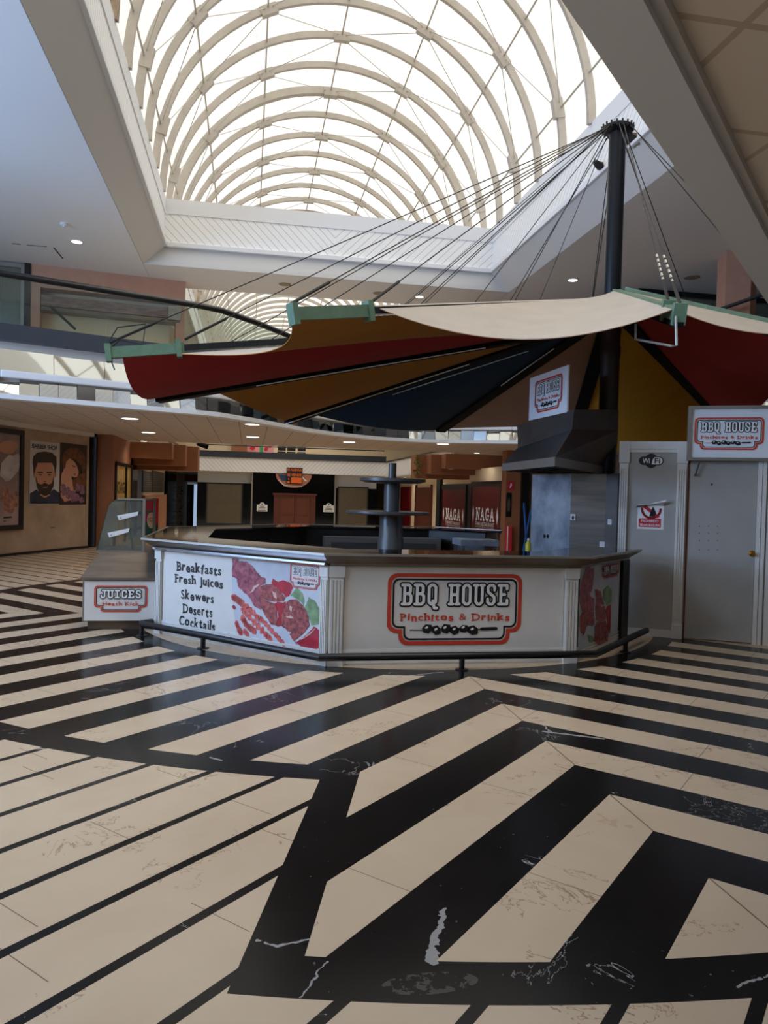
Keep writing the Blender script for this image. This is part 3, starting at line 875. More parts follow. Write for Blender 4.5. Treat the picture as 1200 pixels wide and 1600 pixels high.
# brown stepped bulkheads on both sides of the passage
for nm, sgn in (('left', -1), ('right', 1)):
    for k, (w_, z0, z1, y0, y1) in enumerate(((4.35, 2.52, 3.0, 24.0, 24.6), (4.0, 2.34, 3.0, 24.6, 25.3), (3.66, 2.2, 3.0, 25.3, 26.2))):
        xa0, xb0 = sorted((1.985 + sgn * w_, 1.985 + sgn * 7.2))
        mb = MB(); mb.box((xa0, y0, z0), (xb0, y1, z1)); structure(mb.build('trim_%d' % (12 + k), M['brown']))
mb = MB(); mb.box((-7, 26.2, 2.44), (-2.6, 46, 2.5)); mb.box((6.58, 26.2, 2.44), (11, 46, 2.5)); mb.box((-2.6, 36.6, 2.44), (6.58, 46, 2.5))
structure(mb.build('ceiling', M['bevel'], origin=(0, 30, 2.44)))

# ------------------------------------------------------------------ second atrium seen through the passage
YB = 36.5
fb = Frame((0, YB, 0), (1, 0, 0))
FG = Frame((0, YB, 0), (1, 0, 0))
# white grooved gallery front on three sides, dark cap above
mb = MB(); mb.box((-2.6, YB - 0.1, 2.5), (6.58, YB, 3.16)); structure(mb.build('wall_gallery_front', M['grooveX'], origin=(1.985, YB, 0)))
mb = MB(); mb.box((-2.7, 26.2, 2.5), (-2.6, YB, 3.16)); mb.box((6.58, 24.3, 2.5), (6.68, YB, 3.16)); structure(mb.build('wall_gallery_side', M['grooveY'], origin=(1.985, YB, 0)))
mb = MB(); mb.box((-2.6, YB - 0.16, 3.16), (6.58, YB, 3.46)); structure(mb.build('trim_15', M['bluedark']))
mb = MB(); mb.box((-2.7, 24.3, 3.16), (-2.56, YB, 3.22)); mb.box((6.54, 24.3, 3.16), (6.68, YB, 3.22)); structure(mb.build('trim_16', M['black']))
mb = MB(); mb.box((-8, YB, 3.0), (12, 46, 3.15)); structure(mb.build('floor', M['plaster'], origin=(0, 40, 3.0)))
mb = MB(); mb.box((-8, 43.5, 3.15), (12, 43.7, 7.0)); structure(mb.build('wall_far_upper', M['creamwall']))
hr = tag(MB().tube([(-2.5, YB - 0.05, 3.74), (6.5, YB - 0.05, 3.74)], 0.03, 8).build('handrail', M['black']), 'thin dark handrail of the distant upper gallery above the closed shopfront', 'handrail')
# closed black shopfront
mb = MB()
xs = [at_y(p, 775, YB).x for p in (394, 523)]
ztop = 2.66
mb.box((xs[0], YB + 0.0, -0.6), (xs[1], YB + 0.12, ztop)); structure(mb.build('wall_shopfront', M['blackgloss']))
mb = MB(); mb.box((xs[0] - 0.05, YB - 0.04, -0.6), (xs[0] + 0.02, YB, ztop)); mb.box((xs[1] - 0.02, YB - 0.04, -0.6), (xs[1] + 0.05, YB, ztop)); structure(mb.build('trim_17', M['alu']))
mb = MB(); mb.box((-2.42, YB + 0.02, -0.6), (xs[0] - 0.05, YB + 0.12, 1.96)); structure(mb.build('wall_black_left', M['blackgloss']))
mb = MB(); mb.box((xs[1] + 0.05, YB + 0.02, -0.6), (6.2, YB + 0.12, 1.86)); structure(mb.build('wall_black_right', M['blackgloss']))
mb = MB(); mb.box((-2.42, YB + 0.3, 1.8), (6.2, YB + 0.4, 2.6)); structure(mb.build('wall_over_shop', M['bevel']))
def ay(px, py, y=YB): return at_y(px, py, y)
for lab, (x0, y0, x1, y1) in (('closed grey-brown shutter left of the distant wooden double door', (323, 757, 378, 817)), ('closed brown shutter right of the distant wooden double door, partly behind the grey stand', (528, 763, 574, 821))):
    a, b = ay(x0, y1), ay(x1, y0)
    t = thing('shop_shutter', lab, 'shutter', ((a.x + b.x) / 2, YB, a.z), 'shutters of the distant shopfront')
    mb = MB(); mb.box((a.x, YB - 0.02, a.z), (b.x, YB + 0.01, b.z)); mb.build('curtain', M['shutter'], t)
    mb = MB()
    for q in ((a.x - 0.06, a.z, a.x, b.z), (b.x, a.z, b.x + 0.06, b.z), (a.x - 0.06, b.z, b.x + 0.06, b.z + 0.06)): mb.box((q[0], YB - 0.04, q[1]), (q[2], YB + 0.02, q[3]))
    mb.build('shutter_frame', M['black'], t)
# wooden double door
door = struct_empty('door_1', (2.1, YB, -0.6))
a, b = ay(427, 821), ay(493, 775)
mb = MB(); mb.box((a.x, YB - 0.1, -0.6), (a.x + 0.26, YB, b.z)); mb.box((b.x - 0.26, YB - 0.1, -0.6), (b.x, YB, b.z)); mb.box((a.x - 0.06, YB - 0.14, b.z), (b.x + 0.06, YB, b.z + 0.1)); mb.build('door_frame', M['woodtrim'], door)
mx = (a.x + b.x) / 2
for x0, x1 in ((a.x + 0.26, mx - 0.01), (mx + 0.01, b.x - 0.26)):
    mb = MB(); mb.box((x0, YB - 0.05, -0.6), (x1, YB - 0.005, b.z))
    for z0, z1 in ((-0.4, 0.4), (0.5, 1.3)): mb.box((x0 + 0.1, YB - 0.07, z0), (x1 - 0.1, YB - 0.05, z1))
    mb.build('door_leaf', M['wood'], door, bevel=0.008)
# half-round fascia sign and the to-let poster on it
t = thing('fascia_sign', 'half-round brown and blue fascia sign over the distant shopfront', 'sign', (2.1, YB - 0.1, 2.0))
c = ay(459, 741); fs = Frame((c.x, YB - 0.02, c.z), (1, 0, 0))
mb = MB(); flat(mb, fs, [(0.86 * math.cos(math.radians(180 + 180 * k / 20)), 0.66 * math.sin(math.radians(180 + 180 * k / 20))) for k in range(21)], 0.0, th=0.05); mb.build('board', mat('sign_brown', (176, 116, 92), 0.5), t)
mb = MB(); flat(mb, fs, [(-0.78, -0.03), (-0.30, -0.03), (-0.34, -0.34), (-0.58, -0.32)], 0.052); mb.build('blue_patch', mat('sign_blue', (40, 60, 96), 0.5), t)
mb = MB(); stroke(mb, fs, [(0.35, -0.05), (0.55, -0.28), (0.62, -0.3)], 0.05, 0.055); stroke(mb, fs, [(-0.7, -0.3), (-0.45, -0.56), (0.4, -0.58)], 0.03, 0.055); mb.build('ornament', M['ink_white'], t)
a, b = ay(447, 756), ay(472.5, 731.5)
t = thing('to_let_poster', 'orange and black letting poster on the distant shopfront fascia', 'poster', ((a.x + b.x) / 2, YB - 0.2, a.z))
fp = Frame((a.x, YB - 0.17, a.z), (1, 0, 0)); W_, H_ = b.x - a.x, b.z - a.z
mb = MB(); mb.fbox(fp, (0, -0.01, 0), (W_, 0, H_)); mb.build('sheet', M['ink_black'], t)
text('lettering', 'SE ALQUILA', fp, W_ / 2, H_ * 0.86, W_ * 0.9, H_ * 0.17, M['orange'], t, 0.006, bold=0.03)
text('lettering', 'SE VENDE', fp, W_ / 2, H_ * 0.56, W_ * 0.9, H_ * 0.18, M['orange'], t, 0.006, bold=0.03)
mb = MB(); flat(mb, fp, rect(W_ * 0.3, H_ * 0.05, W_ * 0.97, H_ * 0.4), 0.004); mb.build('number_panel', M['orange'], t)
mb = MB(); flat(mb, fp, ellipse(W_ * 0.14, H_ * 0.3, W_ * 0.04, H_ * 0.05, 8), 0.004); flat(mb, fp, ellipse(W_ * 0.14, H_ * 0.1, W_ * 0.09, H_ * 0.07, 8), 0.004); mb.build('telephone_symbol', M['orange'], t)
for lab, (x0, y0, x1, y1) in (('white arched plaque left of the distant wooden door', (401, 799, 418, 789)), ('white arched plaque right of the distant wooden door', (505, 800, 522, 790))):
    a, b = ay(x0, y0), ay(x1, y1); w_ = b.x - a.x
    t = thing('wall_plaque', lab, 'plaque', ((a.x + b.x) / 2, YB - 0.02, a.z), 'plaques beside the distant door')
    f = Frame((a.x, YB - 0.005, a.z), (1, 0, 0)); h_ = b.z - a.z
    mb = MB(); flat(mb, f, [(0, 0), (w_, 0), (w_, h_), (w_ * 0.75, h_)] + [(w_ / 2 + w_ * 0.25 * math.cos(math.radians(180 * k / 8)), h_ + w_ * 0.22 * math.sin(math.radians(180 * k / 8))) for k in range(9)] + [(0, h_)], 0, th=0.03)
    mb.build('board', M['signboard'], t)
    mb = MB(); flat(mb, f, ellipse(w_ / 2, h_ * 1.1, w_ * 0.08, w_ * 0.08, 10), 0.032)
    for q, ww in ((0.8, 0.2), (0.58, 0.3), (0.38, 0.36), (0.16, 0.4)): flat(mb, f, rect(w_ * (0.5 - ww), h_ * (q - 0.06), w_ * (0.5 + ww), h_ * (q + 0.04)), 0.032)
    mb.build('small_print', M['shutter'], t)
# chairs and a mural on the far upper gallery
for k, (px, lab) in enumerate(((440, 'leftmost of three black chairs behind the distant upper railing'), (455, 'middle of three black chairs behind the distant upper railing'), (471, 'rightmost of three black chairs behind the distant upper railing'))):
    p = at_y(px, 705, 38.2)
    t = thing('chair', lab, 'chair', (p.x, 38.2, 3.15), 'black chairs on the distant upper gallery')
    mb = MB(); mb.box((p.x - 0.2, 38.05, 3.56), (p.x + 0.2, 38.45, 3.62)); mb.build('seat', M['black'], t)
    mb = MB(); mb.prism([(p.x - 0.2, 3.66), (p.x + 0.2, 3.66), (p.x + 0.21, 4.02), (p.x + 0.16, 4.08), (p.x - 0.16, 4.08), (p.x - 0.21, 4.02)], 38.02, 38.07); mb.v = [Vector((v.x, v.z, v.y)) for v in mb.v]; mb.build('backrest', M['black'], t)
    for sx in (-1, 1):
        for yy in (38.08, 38.42):
            mb = MB(); mb.box((p.x + sx * 0.18 - 0.015, yy - 0.015, 3.15), (p.x + sx * 0.18 + 0.015, yy + 0.015, 3.56)); mb.build('leg', M['black'], t)
a, b = at_y(386, 707, 43.4), at_y(428, 690, 43.4)
t = thing('wall_mural', 'pink mural with red slices and green bottle on the distant upper wall', 'mural', ((a.x + b.x) / 2, 43.4, a.z))
f = Frame((a.x, 43.45, a.z), (1, 0, 0)); W_ = b.x - a.x
mb = MB(); mb.fbox(f, (0, -0.02, -0.1), (W_, 0, 1.6)); mb.build('panel', mat('mural_pink', (216, 150, 150), 0.6), t)
mb = MB(); [flat(mb, f, ellipse(W_ * u, 0.25 + 0.2 * (k % 2), 0.16, 0.12, 8, 0, 0.5 * k, 0.2, k), 0.004) for k, u in enumerate((0.2, 0.38, 0.72, 0.86))]; mb.build('slices', M['ink_ltred'], t)
mb = MB(); flat(mb, f, rect(W_ * 0.47, 0.0, W_ * 0.6, 0.7), 0.004); mb.build('bottle', mat('mural_green', (40, 150, 100), 0.5), t)
mb = MB(); mb.box((at_y(362, 700, 43.3).x, 43.2, 3.15), (at_y(386, 700, 43.3).x, 43.5, 7)); structure(mb.build('wall_orange_pier', M['brown']))

# ------------------------------------------------------------------ right of the passage
mb = MB(); mb.box((CR, 21.5, 0), (CR + 0.3, 27.0, 2.55)); mb.box((CR, 27.0, -0.6), (CR + 0.3, 46, 2.5)); structure(mb.build('wall_corridor_right', M['creamwall']))
mb = MB(); mb.box((xa(790, 21.2), 21.2, 0), (xa(815, 21.2), 21.6, 3.0)); structure(mb.build('wall_brown_right', M['brown']))
mb = MB(); mb.box((xa(815, 21.1), 21.1, 0), (xa(827, 21.1), 21.6, 3.0)); structure(mb.build('trim_18', M['black']))
mb = MB(); mb.box((xa(827, 21.6), 21.5, 0), (19.9, 21.7, 3.0)); structure(mb.build('wall_stone_right', m))
fr_r = Frame((CR, 21.5, 0), (0, -1, 0))                     # faces -x; along axis runs towards the camera
def rpix(px, py): return fr_r.pix(px, py)
a, b = rpix(692.5, 775)[0], rpix(786.5, 775)[0]
mb = MB(); mb.fbox(fr_r, (a, 0.0, -0.6), (b, 0.015, 2.06)); structure(mb.build('wall_dark_front', M['black']))
for lab, x0, x1, ttop in (('farther oxblood restaurant panel with white lettering', 693, 729, 765), ('nearer oxblood restaurant panel with white lettering, beside the brown pier', 739, 784, 760)):
    a = rpix(x0, 775)[0]; b = rpix(x1, 775)[0]; zt = rpix((x0 + x1) / 2, ttop)[2]; w_ = b - a
    t = thing('restaurant_panel', lab, 'panel', fr_r((a + b) / 2, 0, -0.5), 'restaurant panels on the right corridor wall')
    f = fr_r.sub(a, 0, 0)
    mb = MB(); mb.fbox(f, (0, 0, -0.55), (w_, 0.04, zt)); mb.build('panel', M['naga'], t)
    mb = MB(); mb.fbox(f, (-0.1, 0, -0.55), (0, 0.06, zt + 0.16)); mb.fbox(f, (w_, 0, -0.55), (w_ + 0.1, 0.06, zt + 0.16)); mb.fbox(f, (0, 0, zt), (w_, 0.06, zt + 0.16)); mb.build('panel_frame', M['black'], t)
    zc = rpix((x0 + x1) / 2, 804)[2]
    mb = MB(); ux, uz = w_ * 0.62 / 19.6, 0.36 / 7
    for i, ch in enumerate('NAGA'):
        for pl in GLYPH[ch]: stroke(mb, f, [(w_ * 0.19 + (i * 5.2 + p[0]) * ux, zc - 0.18 + p[1] * uz) for p in pl], ux * 0.8, 0.045)
    mb.build('lettering', M['ink_white'], t)
    text('lettering', 'THAI RESTAURANT', f, w_ / 2, zc - 0.32, w_ * 0.66, 0.13, M['ink_white'], t, 0.045)
    text('lettering', 'TEL. 952 889 197', f, w_ / 2, zc - 0.55, w_ * 0.5, 0.13, M['ink_white'], t, 0.045)
    mb = MB(); flat(mb, f, rect(w_ * 0.18, zc - 0.43, w_ * 0.82, zc - 0.42), 0.045)
    for q in (0.08, 0.92): flat(mb, f, [(w_ * q, zc + 0.26), (w_ * q - 0.1, zc - 0.02), (w_ * q, zc - 0.3), (w_ * q + 0.1, zc - 0.02)], 0.045)
    mb.build('ornament', M['ink_white'], t)
a, b = rpix(686, 775)[0], rpix(691.5, 775)[0]
mb = MB(); mb.fbox(fr_r, (a, 0, -0.6), (b, 0.12, 2.44)); structure(mb.build('trim_19', M['black']))
a, b = rpix(652, 775)[0], rpix(675, 775)[0]; zt = rpix(660, 762)[2]
dr = struct_empty('door_2', fr_r((a + b) / 2, 0, -0.6))
mb = MB(); mb.fbox(fr_r, (a, 0, -0.6), (b, 0.06, zt)); mb.build('door_leaf', M['wood'], dr)
mb = MB(); mb.fbox(fr_r, (a - 0.12, 0, -0.6), (a, 0.09, zt + 0.12)); mb.fbox(fr_r, (b, 0, -0.6), (b + 0.12, 0.09, zt + 0.12)); mb.build('door_frame', M['woodtrim'], dr)
a, b = rpix(628, 775)[0], rpix(643, 775)[0]
mb = MB(); mb.fbox(fr_r, (a, 0, -0.6), (b, 0.08, 2.0)); structure(mb.build('wall_dark_shop', M['naga']))
f = Frame((xa(790, 21.2), 21.2, 0), (1, 0, 0)); px_ = lambda x, y: f.pix(x, y)
a, b = px_(793, 766), px_(803, 752)
t = thing('small_red_sign', 'small red and white notice high on the brown pier', 'sign', f(a[0], 0, a[2]))
mb = MB(); mb.fbox(f, (a[0], 0, a[2]), (b[0], 0.02, b[2])); mb.build('board', M['ink_ltred'], t)
mb = MB(); flat(mb, f, [(a[0] + 0.05, a[2] + 0.06), (a[0] + 0.09, b[2] - 0.05), (b[0] - 0.06, b[2] - 0.1), (b[0] - 0.1, a[2] + 0.08)], 0.022); mb.build('pictogram', M['ink_white'], t)
a, b = px_(790, 808), px_(799, 770)
t = thing('framed_picture', 'dark framed picture on the brown pier', 'picture', f(a[0], 0, a[2]))
mb = MB(); mb.fbox(f, (a[0], 0, a[2]), (b[0], 0.03, b[2])); mb.build('picture_frame', M['black'], t)
mb = MB(); flat(mb, f, ellipse((a[0] + b[0]) / 2, (a[2] + b[2]) / 2, 0.045, 0.2, 12), 0.032); mb.build('image', M['shutter'], t)
a, b = px_(789, 850), px_(797.5, 822)
t = thing('red_cabinet', 'red fire cabinet at the foot of the brown pier', 'cabinet', f(a[0], 0, 0.0))
mb = MB(); mb.fbox(f, (a[0], 0, 0.0), (b[0], 0.16, b[2])); mb.build('body', M['ink_ltred'], t)
mb = MB(); mb.fbox(f, (a[0], 0.16, 0.05), (a[0] + 0.03, 0.165, b[2])); mb.build('edge', M['ink_white'], t)

# ------------------------------------------------------------------ left corridor: exchange office, menus, exit
fe = Frame((CL, 21.4, 0), (0, 1, 0))                        # faces +x; along axis runs away from the camera
ep = lambda x, y: fe.pix(x, y)
ex = struct_empty('window_5', fe(1, 0, 0))
a, b = 0.05, ep(204, 775)[0]
mb = MB(); mb.fbox(fe, (a, -0.02, 0.0), (b, 0.0, 2.2)); mb.build('glass_pane', mat('glowing_ochre_glass', (170, 128, 62), 0.15, emit=0.22), ex)  # pane itself glows in place of the lit shop interior
mb = MB()
for q in (a, (a + b) * 0.62, b): mb.fbox(fe, (q - 0.05, -0.03, 0), (q + 0.05, 0.05, 2.25))
mb.fbox(fe, (a, -0.03, 2.2), (b, 0.05, 2.3)); mb.build('window_frame', M['black'], ex)
zc = ep(188, 762)[2]
t = thing('window_lettering', 'dark EXCHANGE lettering on the ochre shop window', 'lettering', fe(1, 0, zc))
text('lettering', 'EXCHANGE', fe, (a + b) * 0.33, zc, (a + b) * 0.54, 0.34, M['ink_black'], t, 0.004, bold=0.02)
text('lettering', 'NO COMM', fe, (a + b) * 0.33, zc - 0.42, (a + b) * 0.46, 0.16, M['ink_black'], t, 0.004, bold=0.01)
mb = MB(); a2, b2 = ep(204, 775)[0], ep(213, 775)[0]; mb.fbox(fe, (a2, -0.05, 0), (b2, 0.03, 2.5)); structure(mb.build('trim_20', M['blackgloss']))
for k, (x0, x1, lab) in enumerate(((221, 235, 'first black menu board on the left corridor wall'), (236, 254, 'second black menu board farther along the left corridor wall'))):
    a, b = ep(x0, 760)[0], ep(x1, 760)[0]; z0, z1 = ep(x0, 769)[2], ep(x0, 735)[2]
    t = thing('menu_board', lab, 'menu board', fe(a, 0, z0), 'menu boards on the left corridor wall')
    mb = MB(); mb.fbox(fe, (a, 0.004, z0), (b, 0.05, z1)); mb.build('board', M['ink_black'], t)
    mb = MB()
    for r_ in range(9):
        zz = z0 + (z1 - z0) * (0.1 + 0.09 * r_); flat(mb, fe, rect(a + 0.12, zz, b - 0.12, zz + 0.022), 0.052)
    mb.build('text_lines', M['shutter'], t)
a, b = ep(256, 775)[0], ep(270, 775)[0]
mb = MB(); mb.fbox(fe, (a, 0, -0.6), (b, 0.15, 2.44)); structure(mb.build('trim_21', M['blackgloss']))
mb = MB(); a, b = ep(221, 775)[0], ep(262, 775)[0]; mb.fbox(fe, (a, 0, -0.6), (b, 0.12, 1.35)); structure(mb.build('wall_counter_brown', M['brown']))
mb = MB(); mb.box((-3.6, 44.0, 2.05), (-1.9, 44.5, 2.44)); mb.box((-2.2, 43.4, 1.8), (-1.9, 44.5, 2.44)); structure(mb.build('trim_22', M['brown']))
mb = MB(); mb.box((-8, 46, -0.6), (12, 46.2, 3.0)); structure(mb.build('wall_end', M['plaster']))
ex = struct_empty('door_3', (-3.2, 45.8, -0.6))
a, b = at_y(271, 800, 45.8), at_y(309, 757, 45.8)
mb = MB(); mb.box((a.x, 45.9, -0.6), (b.x, 45.98, b.z)); mb.build('bright_pane', mat('daylit_exit', (176, 204, 236), 0.4, emit=0.75), ex)
mb = MB()
for px, w_ in ((272, 0.12), (283, 0.2), (291, 0.34), (297, 0.2)):
    x = at_y(px, 790, 45.8).x; mb.box((x, 45.8, -0.6), (x + w_, 45.88, b.z))
mb.build('door_frame', M['bluedark'], ex)
p = at_y(281, 800, 38)
t = thing('potted_plant', 'tall dark green potted plant beside the bright exit', 'plant', (p.x, 38, -0.6))
mb = MB(); mb.lathe((p.x, 38), [(0.14, -0.6), (0.2, -0.2), (0.17, -0.2)], 14); mb.build('pot', M['brown'], t)
mb = MB(); rnd = random.Random(4)
for k in range(70):
    zz = -0.2 + 1.9 * rnd.random(); an = rnd.random() * 6.28; L_ = 0.08 + 0.12 * rnd.random()
    c = Vector((p.x + 0.05 * math.cos(an), 38 + 0.05 * math.sin(an), zz)); d = Vector((math.cos(an), math.sin(an), 0.5)) * L_; s_ = Vector((-math.sin(an), math.cos(an), 0)) * 0.05
    mb.add([c, c + d * 0.5 + s_, c + d, c + d * 0.5 - s_], [(0, 1, 2, 3)])
mb.build('leaves', mat('plant_green', (52, 72, 36), 0.6), t)
p = at_y(645, 712, 25.8)
t = thing('trailing_plant', 'small trailing plant hanging on the brown bulkhead at the right of the passage', 'plant', (p.x, 25.2, p.z - 0.4))
mb = MB()
for k in range(46):
    c = Vector((p.x - 0.1 + 0.22 * rnd.random(), 25.22 - 0.1 * rnd.random(), p.z - 0.75 * rnd.random())); an = rnd.random() * 6.28
    d = Vector((math.cos(an), -0.3, math.sin(an))) * 0.09; s_ = Vector((-math.sin(an), 0.2, math.cos(an))) * 0.03
    mb.add([c, c + d * 0.5 + s_, c + d, c + d * 0.5 - s_], [(0, 1, 2, 3)])
mb.build('leaves', mat('trailing_green', (110, 112, 50), 0.6), t)
mb = MB(); mb.tube([(p.x, 25.18, p.z + 0.02), (p.x, 25.16, p.z - 0.7)], 0.008, 6); mb.build('stem', M['brown'], t)

# ------------------------------------------------------------------ downlights and ceiling fittings
def downlight(px, py, z, r, lab, lit=True, grp='lit downlights'):
    p = at_z(px, py, z)
    t = thing('downlight' if lit else 'ceiling_speaker', lab, 'downlight' if lit else 'speaker', (p.x, p.y, z), grp)
    mb = MB(); mb.lathe((p.x, p.y), [(r * 1.22, z + 0.0), (r * 1.22, z - 0.012), (r, z - 0.018), (r, z)], 28); mb.build('trim_ring', M['white'] if lit else M['darkdisc'], t, smooth=True)
    mb = MB(); mb.lathe((p.x, p.y), [(r * 0.98, z - 0.004), (r * 0.98, z - 0.016)], 28); mb.build('diffuser', M['lightdisc'] if lit else M['darkdisc'], t)
    if lit and z < 4: lamp('downlight_lamp', 'SPOT', (p.x, p.y, z - 0.03), (p.x, p.y, 0), 110 if r > 0.1 else 32, (1.0, 0.92, 0.83), spot_size=math.radians(150), spot_blend=0.8, shadow_soft_size=0.1)
for px, py, lab in ((203, 653, 'leftmost lit downlight in the gallery soffit, nearer the rim'), (232, 675, 'lit downlight in the gallery soffit above the brown wall, deeper in'),
                    (395, 662, 'lit downlight near the soffit rim right below the gold sail'), (395, 682, 'lit downlight deeper in the soffit, straight behind the one below the gold sail'),
                    (546, 690, 'lit downlight in the soffit below the blue sail'), (692, 693, 'rightmost lit downlight in the soffit, below the tan sail')):
    downlight(px, py, 3.0, 0.16, lab, True, 'downlights in the gallery soffit')
for x_, y_, lab in ((-3.1, 23.2, 'small lit downlight over the exchange window'), (-3.1, 28.0, 'small lit downlight over the menu boards'), (-3.1, 34.0, 'small lit downlight far down the left corridor'), (7.05, 22.9, 'small lit downlight over the nearer oxblood panel'), (7.05, 29.0, 'small lit downlight over the farther oxblood panel'), (7.05, 34.0, 'small lit downlight far down the right corridor')):
    z_ = 2.44 if y_ > 26.2 else 3.0
    v_ = Vector((x_, y_, z_)) - EYE; w_ = v_.dot(FW)
    downlight(600 + F_PX * v_.dot(RT) / w_, 800 - F_PX * v_.dot(UP) / w_, z_, 0.09, lab, True, 'corridor downlights')
downlight(120, 377, 7.0, 0.11, 'lit downlight in the bluish upper ceiling at the left', True, 'downlights in the upper ceiling')
downlight(655, 463, 7.0, 0.11, 'lit downlight in the upper ceiling behind the mast cables', True, 'downlights in the upper ceiling')
downlight(895, 437, 7.0, 0.11, 'lit downlight in the upper ceiling just left of the mast', True, 'downlights in the upper ceiling')
downlight(445, 444, 7.0, 0.13, 'left of two beige round speakers in the far upper ceiling', False, 'round ceiling speakers')
downlight(592, 458, 7.0, 0.13, 'right of two beige round speakers in the far upper ceiling', False, 'round ceiling speakers')
downlight(1081, 433, 7.0, 0.15, 'beige round speaker in the upper ceiling right of the mast', False, 'round ceiling speakers')
p = at_z(100, 349, 7.0)
t = thing('smoke_detector', 'small white detector on the bluish upper ceiling', 'detector', (p.x, p.y, 7.0))
mb = MB(); mb.lathe((p.x, p.y), [(0.08, 7.0), (0.08, 6.97), (0.05, 6.95)], 18); mb.build('base', M['white'], t, smooth=True)
mb = MB(); mb.lathe((p.x, p.y), [(0.03, 6.95), (0.03, 6.92)], 12); mb.build('sensor', M['white'], t)

# ================================================================== THINGS
# ------------------------------------------------------------------ posters on the stone wall
def wrect(fr, x0, y0, x1, y1):
    """frame rectangle whose corners are seen at two pixels"""
    a = fr.pix(x0, y1); b = fr.pix(x1, y0)
    return a[0], a[2], b[0], b[2]
pxw = lambda fr, x, y: (lambda q: (q[0], q[2]))(fr.pix(x, y))

x1, z0 = pxw(WL, 33, 828)[0], pxw(WL, 20, 828)[1]; z1 = pxw(WL, 20, 671)[1]; x0 = x1 - 2.3
t = thing('framed_poster', 'large black-framed beauty poster with smoke and roses, cut by the left edge', 'poster', WL((x0 + x1) / 2, 0, z0))
mb = MB(); w_ = 0.11
mb.fbox(WL, (x0, 0, z0), (x0 + w_, 0.06, z1)); mb.fbox(WL, (x1 - w_, 0, z0), (x1, 0.06, z1)); mb.fbox(WL, (x0 + w_, 0, z0), (x1 - w_, 0.06, z0 + w_)); mb.fbox(WL, (x0 + w_, 0, z1 - w_), (x1 - w_, 0.06, z1)); mb.build('poster_frame', M['black'], t)
mb = MB(); mb.fbox(WL, (x0 + w_, 0, z0 + w_), (x1 - w_, 0.02, z1 - w_)); mb.build('sheet', mat('poster_mauve', (176, 152, 146), 0.35, c2=(120, 100, 98), vscale=1.0), t)
def pp_(fr, pts): return [pxw(fr, *p) for p in pts]
def blob(mb, fr, px, py, rx, ry, out, n=14, rot=0.0, wob=0.15, seed=1, mi=0):
    cx, cz = pxw(fr, px, py); ax = abs(pxw(fr, px + rx, py)[0] - cx); az = abs(pxw(fr, px, py - ry)[1] - cz)
    s_ = max(ax, az) or 1
    pts = ellipse(0, 0, 1, 1, n, 0, 0, wob, seed)
    o = []
    for x, z in pts:
        X, Z = x * rx, z * ry; X, Z = X * math.cos(rot) - Z * math.sin(rot), X * math.sin(rot) + Z * math.cos(rot)
        o.append((cx + X * ax / rx, cz + Z * az / ry))
    flat(mb, fr, o, out, mi)
skin = mat('printed_skin', (190, 138, 112), 0.4); smoke = mat('printed_smoke', (216, 210, 210), 0.4, c2=(170, 160, 162), vscale=3); rose = mat('printed_rose', (198, 150, 122), 0.4, c2=(110, 50, 48), vscale=9)
hair_d = mat('printed_dark_hair', (46, 34, 26), 0.4); hair_r = mat('printed_auburn_hair', (128, 76, 44), 0.4, c2=(66, 36, 22), vscale=8); jack = mat('printed_denim', (40, 56, 84), 0.4, c2=(20, 28, 44), vscale=6)
mb = MB(); flat(mb, WL, pp_(WL, [(2, 690), (14, 688), (26, 694), (27, 700), (14, 706), (2, 704)]), 0.022); blob(mb, WL, 10, 700, 14, 9, 0.0225, seed=4); mb.build('printed_hand', skin, t)
mb = MB(); blob(mb, WL, 14, 730, 13, 22, 0.024, rot=-0.4, seed=6, wob=0.3); blob(mb, WL, 20, 722, 8, 16, 0.0245, rot=-0.6, seed=7); mb.build('printed_smoke', smoke, t)
mb = MB()
for k, (a_, b_, r_) in enumerate(((6, 768, 8), (14, 778, 8), (22, 786, 7), (8, 790, 8), (16, 796, 7), (5, 778, 7), (24, 772, 4))): blob(mb, WL, a_, b_, r_ * 0.8, r_, 0.0243 + 0.0003 * k, wob=0.25, seed=k)
mb.build('printed_roses', rose, t)
mb = MB(); flat(mb, WL, pp_(WL, [(4, 808), (17, 806.5), (17, 809), (4, 810.5)]), 0.0225); flat(mb, WL, pp_(WL, [(4, 814), (8, 813.5), (8, 815), (4, 815.5)]), 0.0225); mb.build('small_print', M['ink_black'], t)

a = wrect(WL, 45, 693, 92.5, 788)
t = thing('barber_poster', 'barber poster of a bearded dark-haired man in a denim jacket', 'poster', WL((a[0] + a[2]) / 2, 0, a[1]))
mb = MB(); mb.fbox(WL, (a[0], 0, a[1]), (a[2], 0.012, a[3])); mb.build('sheet', mat('poster_grey', (190, 188, 188), 0.4), t)
mb = MB(); flat(mb, WL, pp_(WL, [(46, 787), (46, 771), (56, 765), (64, 772), (76, 772), (83, 764), (92, 770), (92.3, 787)]), 0.0135); mb.build('printed_jacket', jack, t)
mb = MB(); flat(mb, WL, pp_(WL, [(61, 760), (77, 760), (77, 774), (69, 778), (62, 774)]), 0.015); blob(mb, WL, 69, 742, 14.5, 26, 0.0165, n=20, wob=0); blob(mb, WL, 53.2, 740, 2, 6, 0.0166, wob=0); blob(mb, WL, 85.5, 740, 2, 6, 0.0166, wob=0); mb.build('printed_face', skin, t)
mb = MB()
flat(mb, WL, pp_(WL, [(52, 742), (50, 722), (51, 713), (57, 707), (68, 705.5), (80, 707), (87, 714), (87.5, 726), (85, 742), (83.5, 730), (80, 723), (58, 723), (55, 731)]), 0.019)
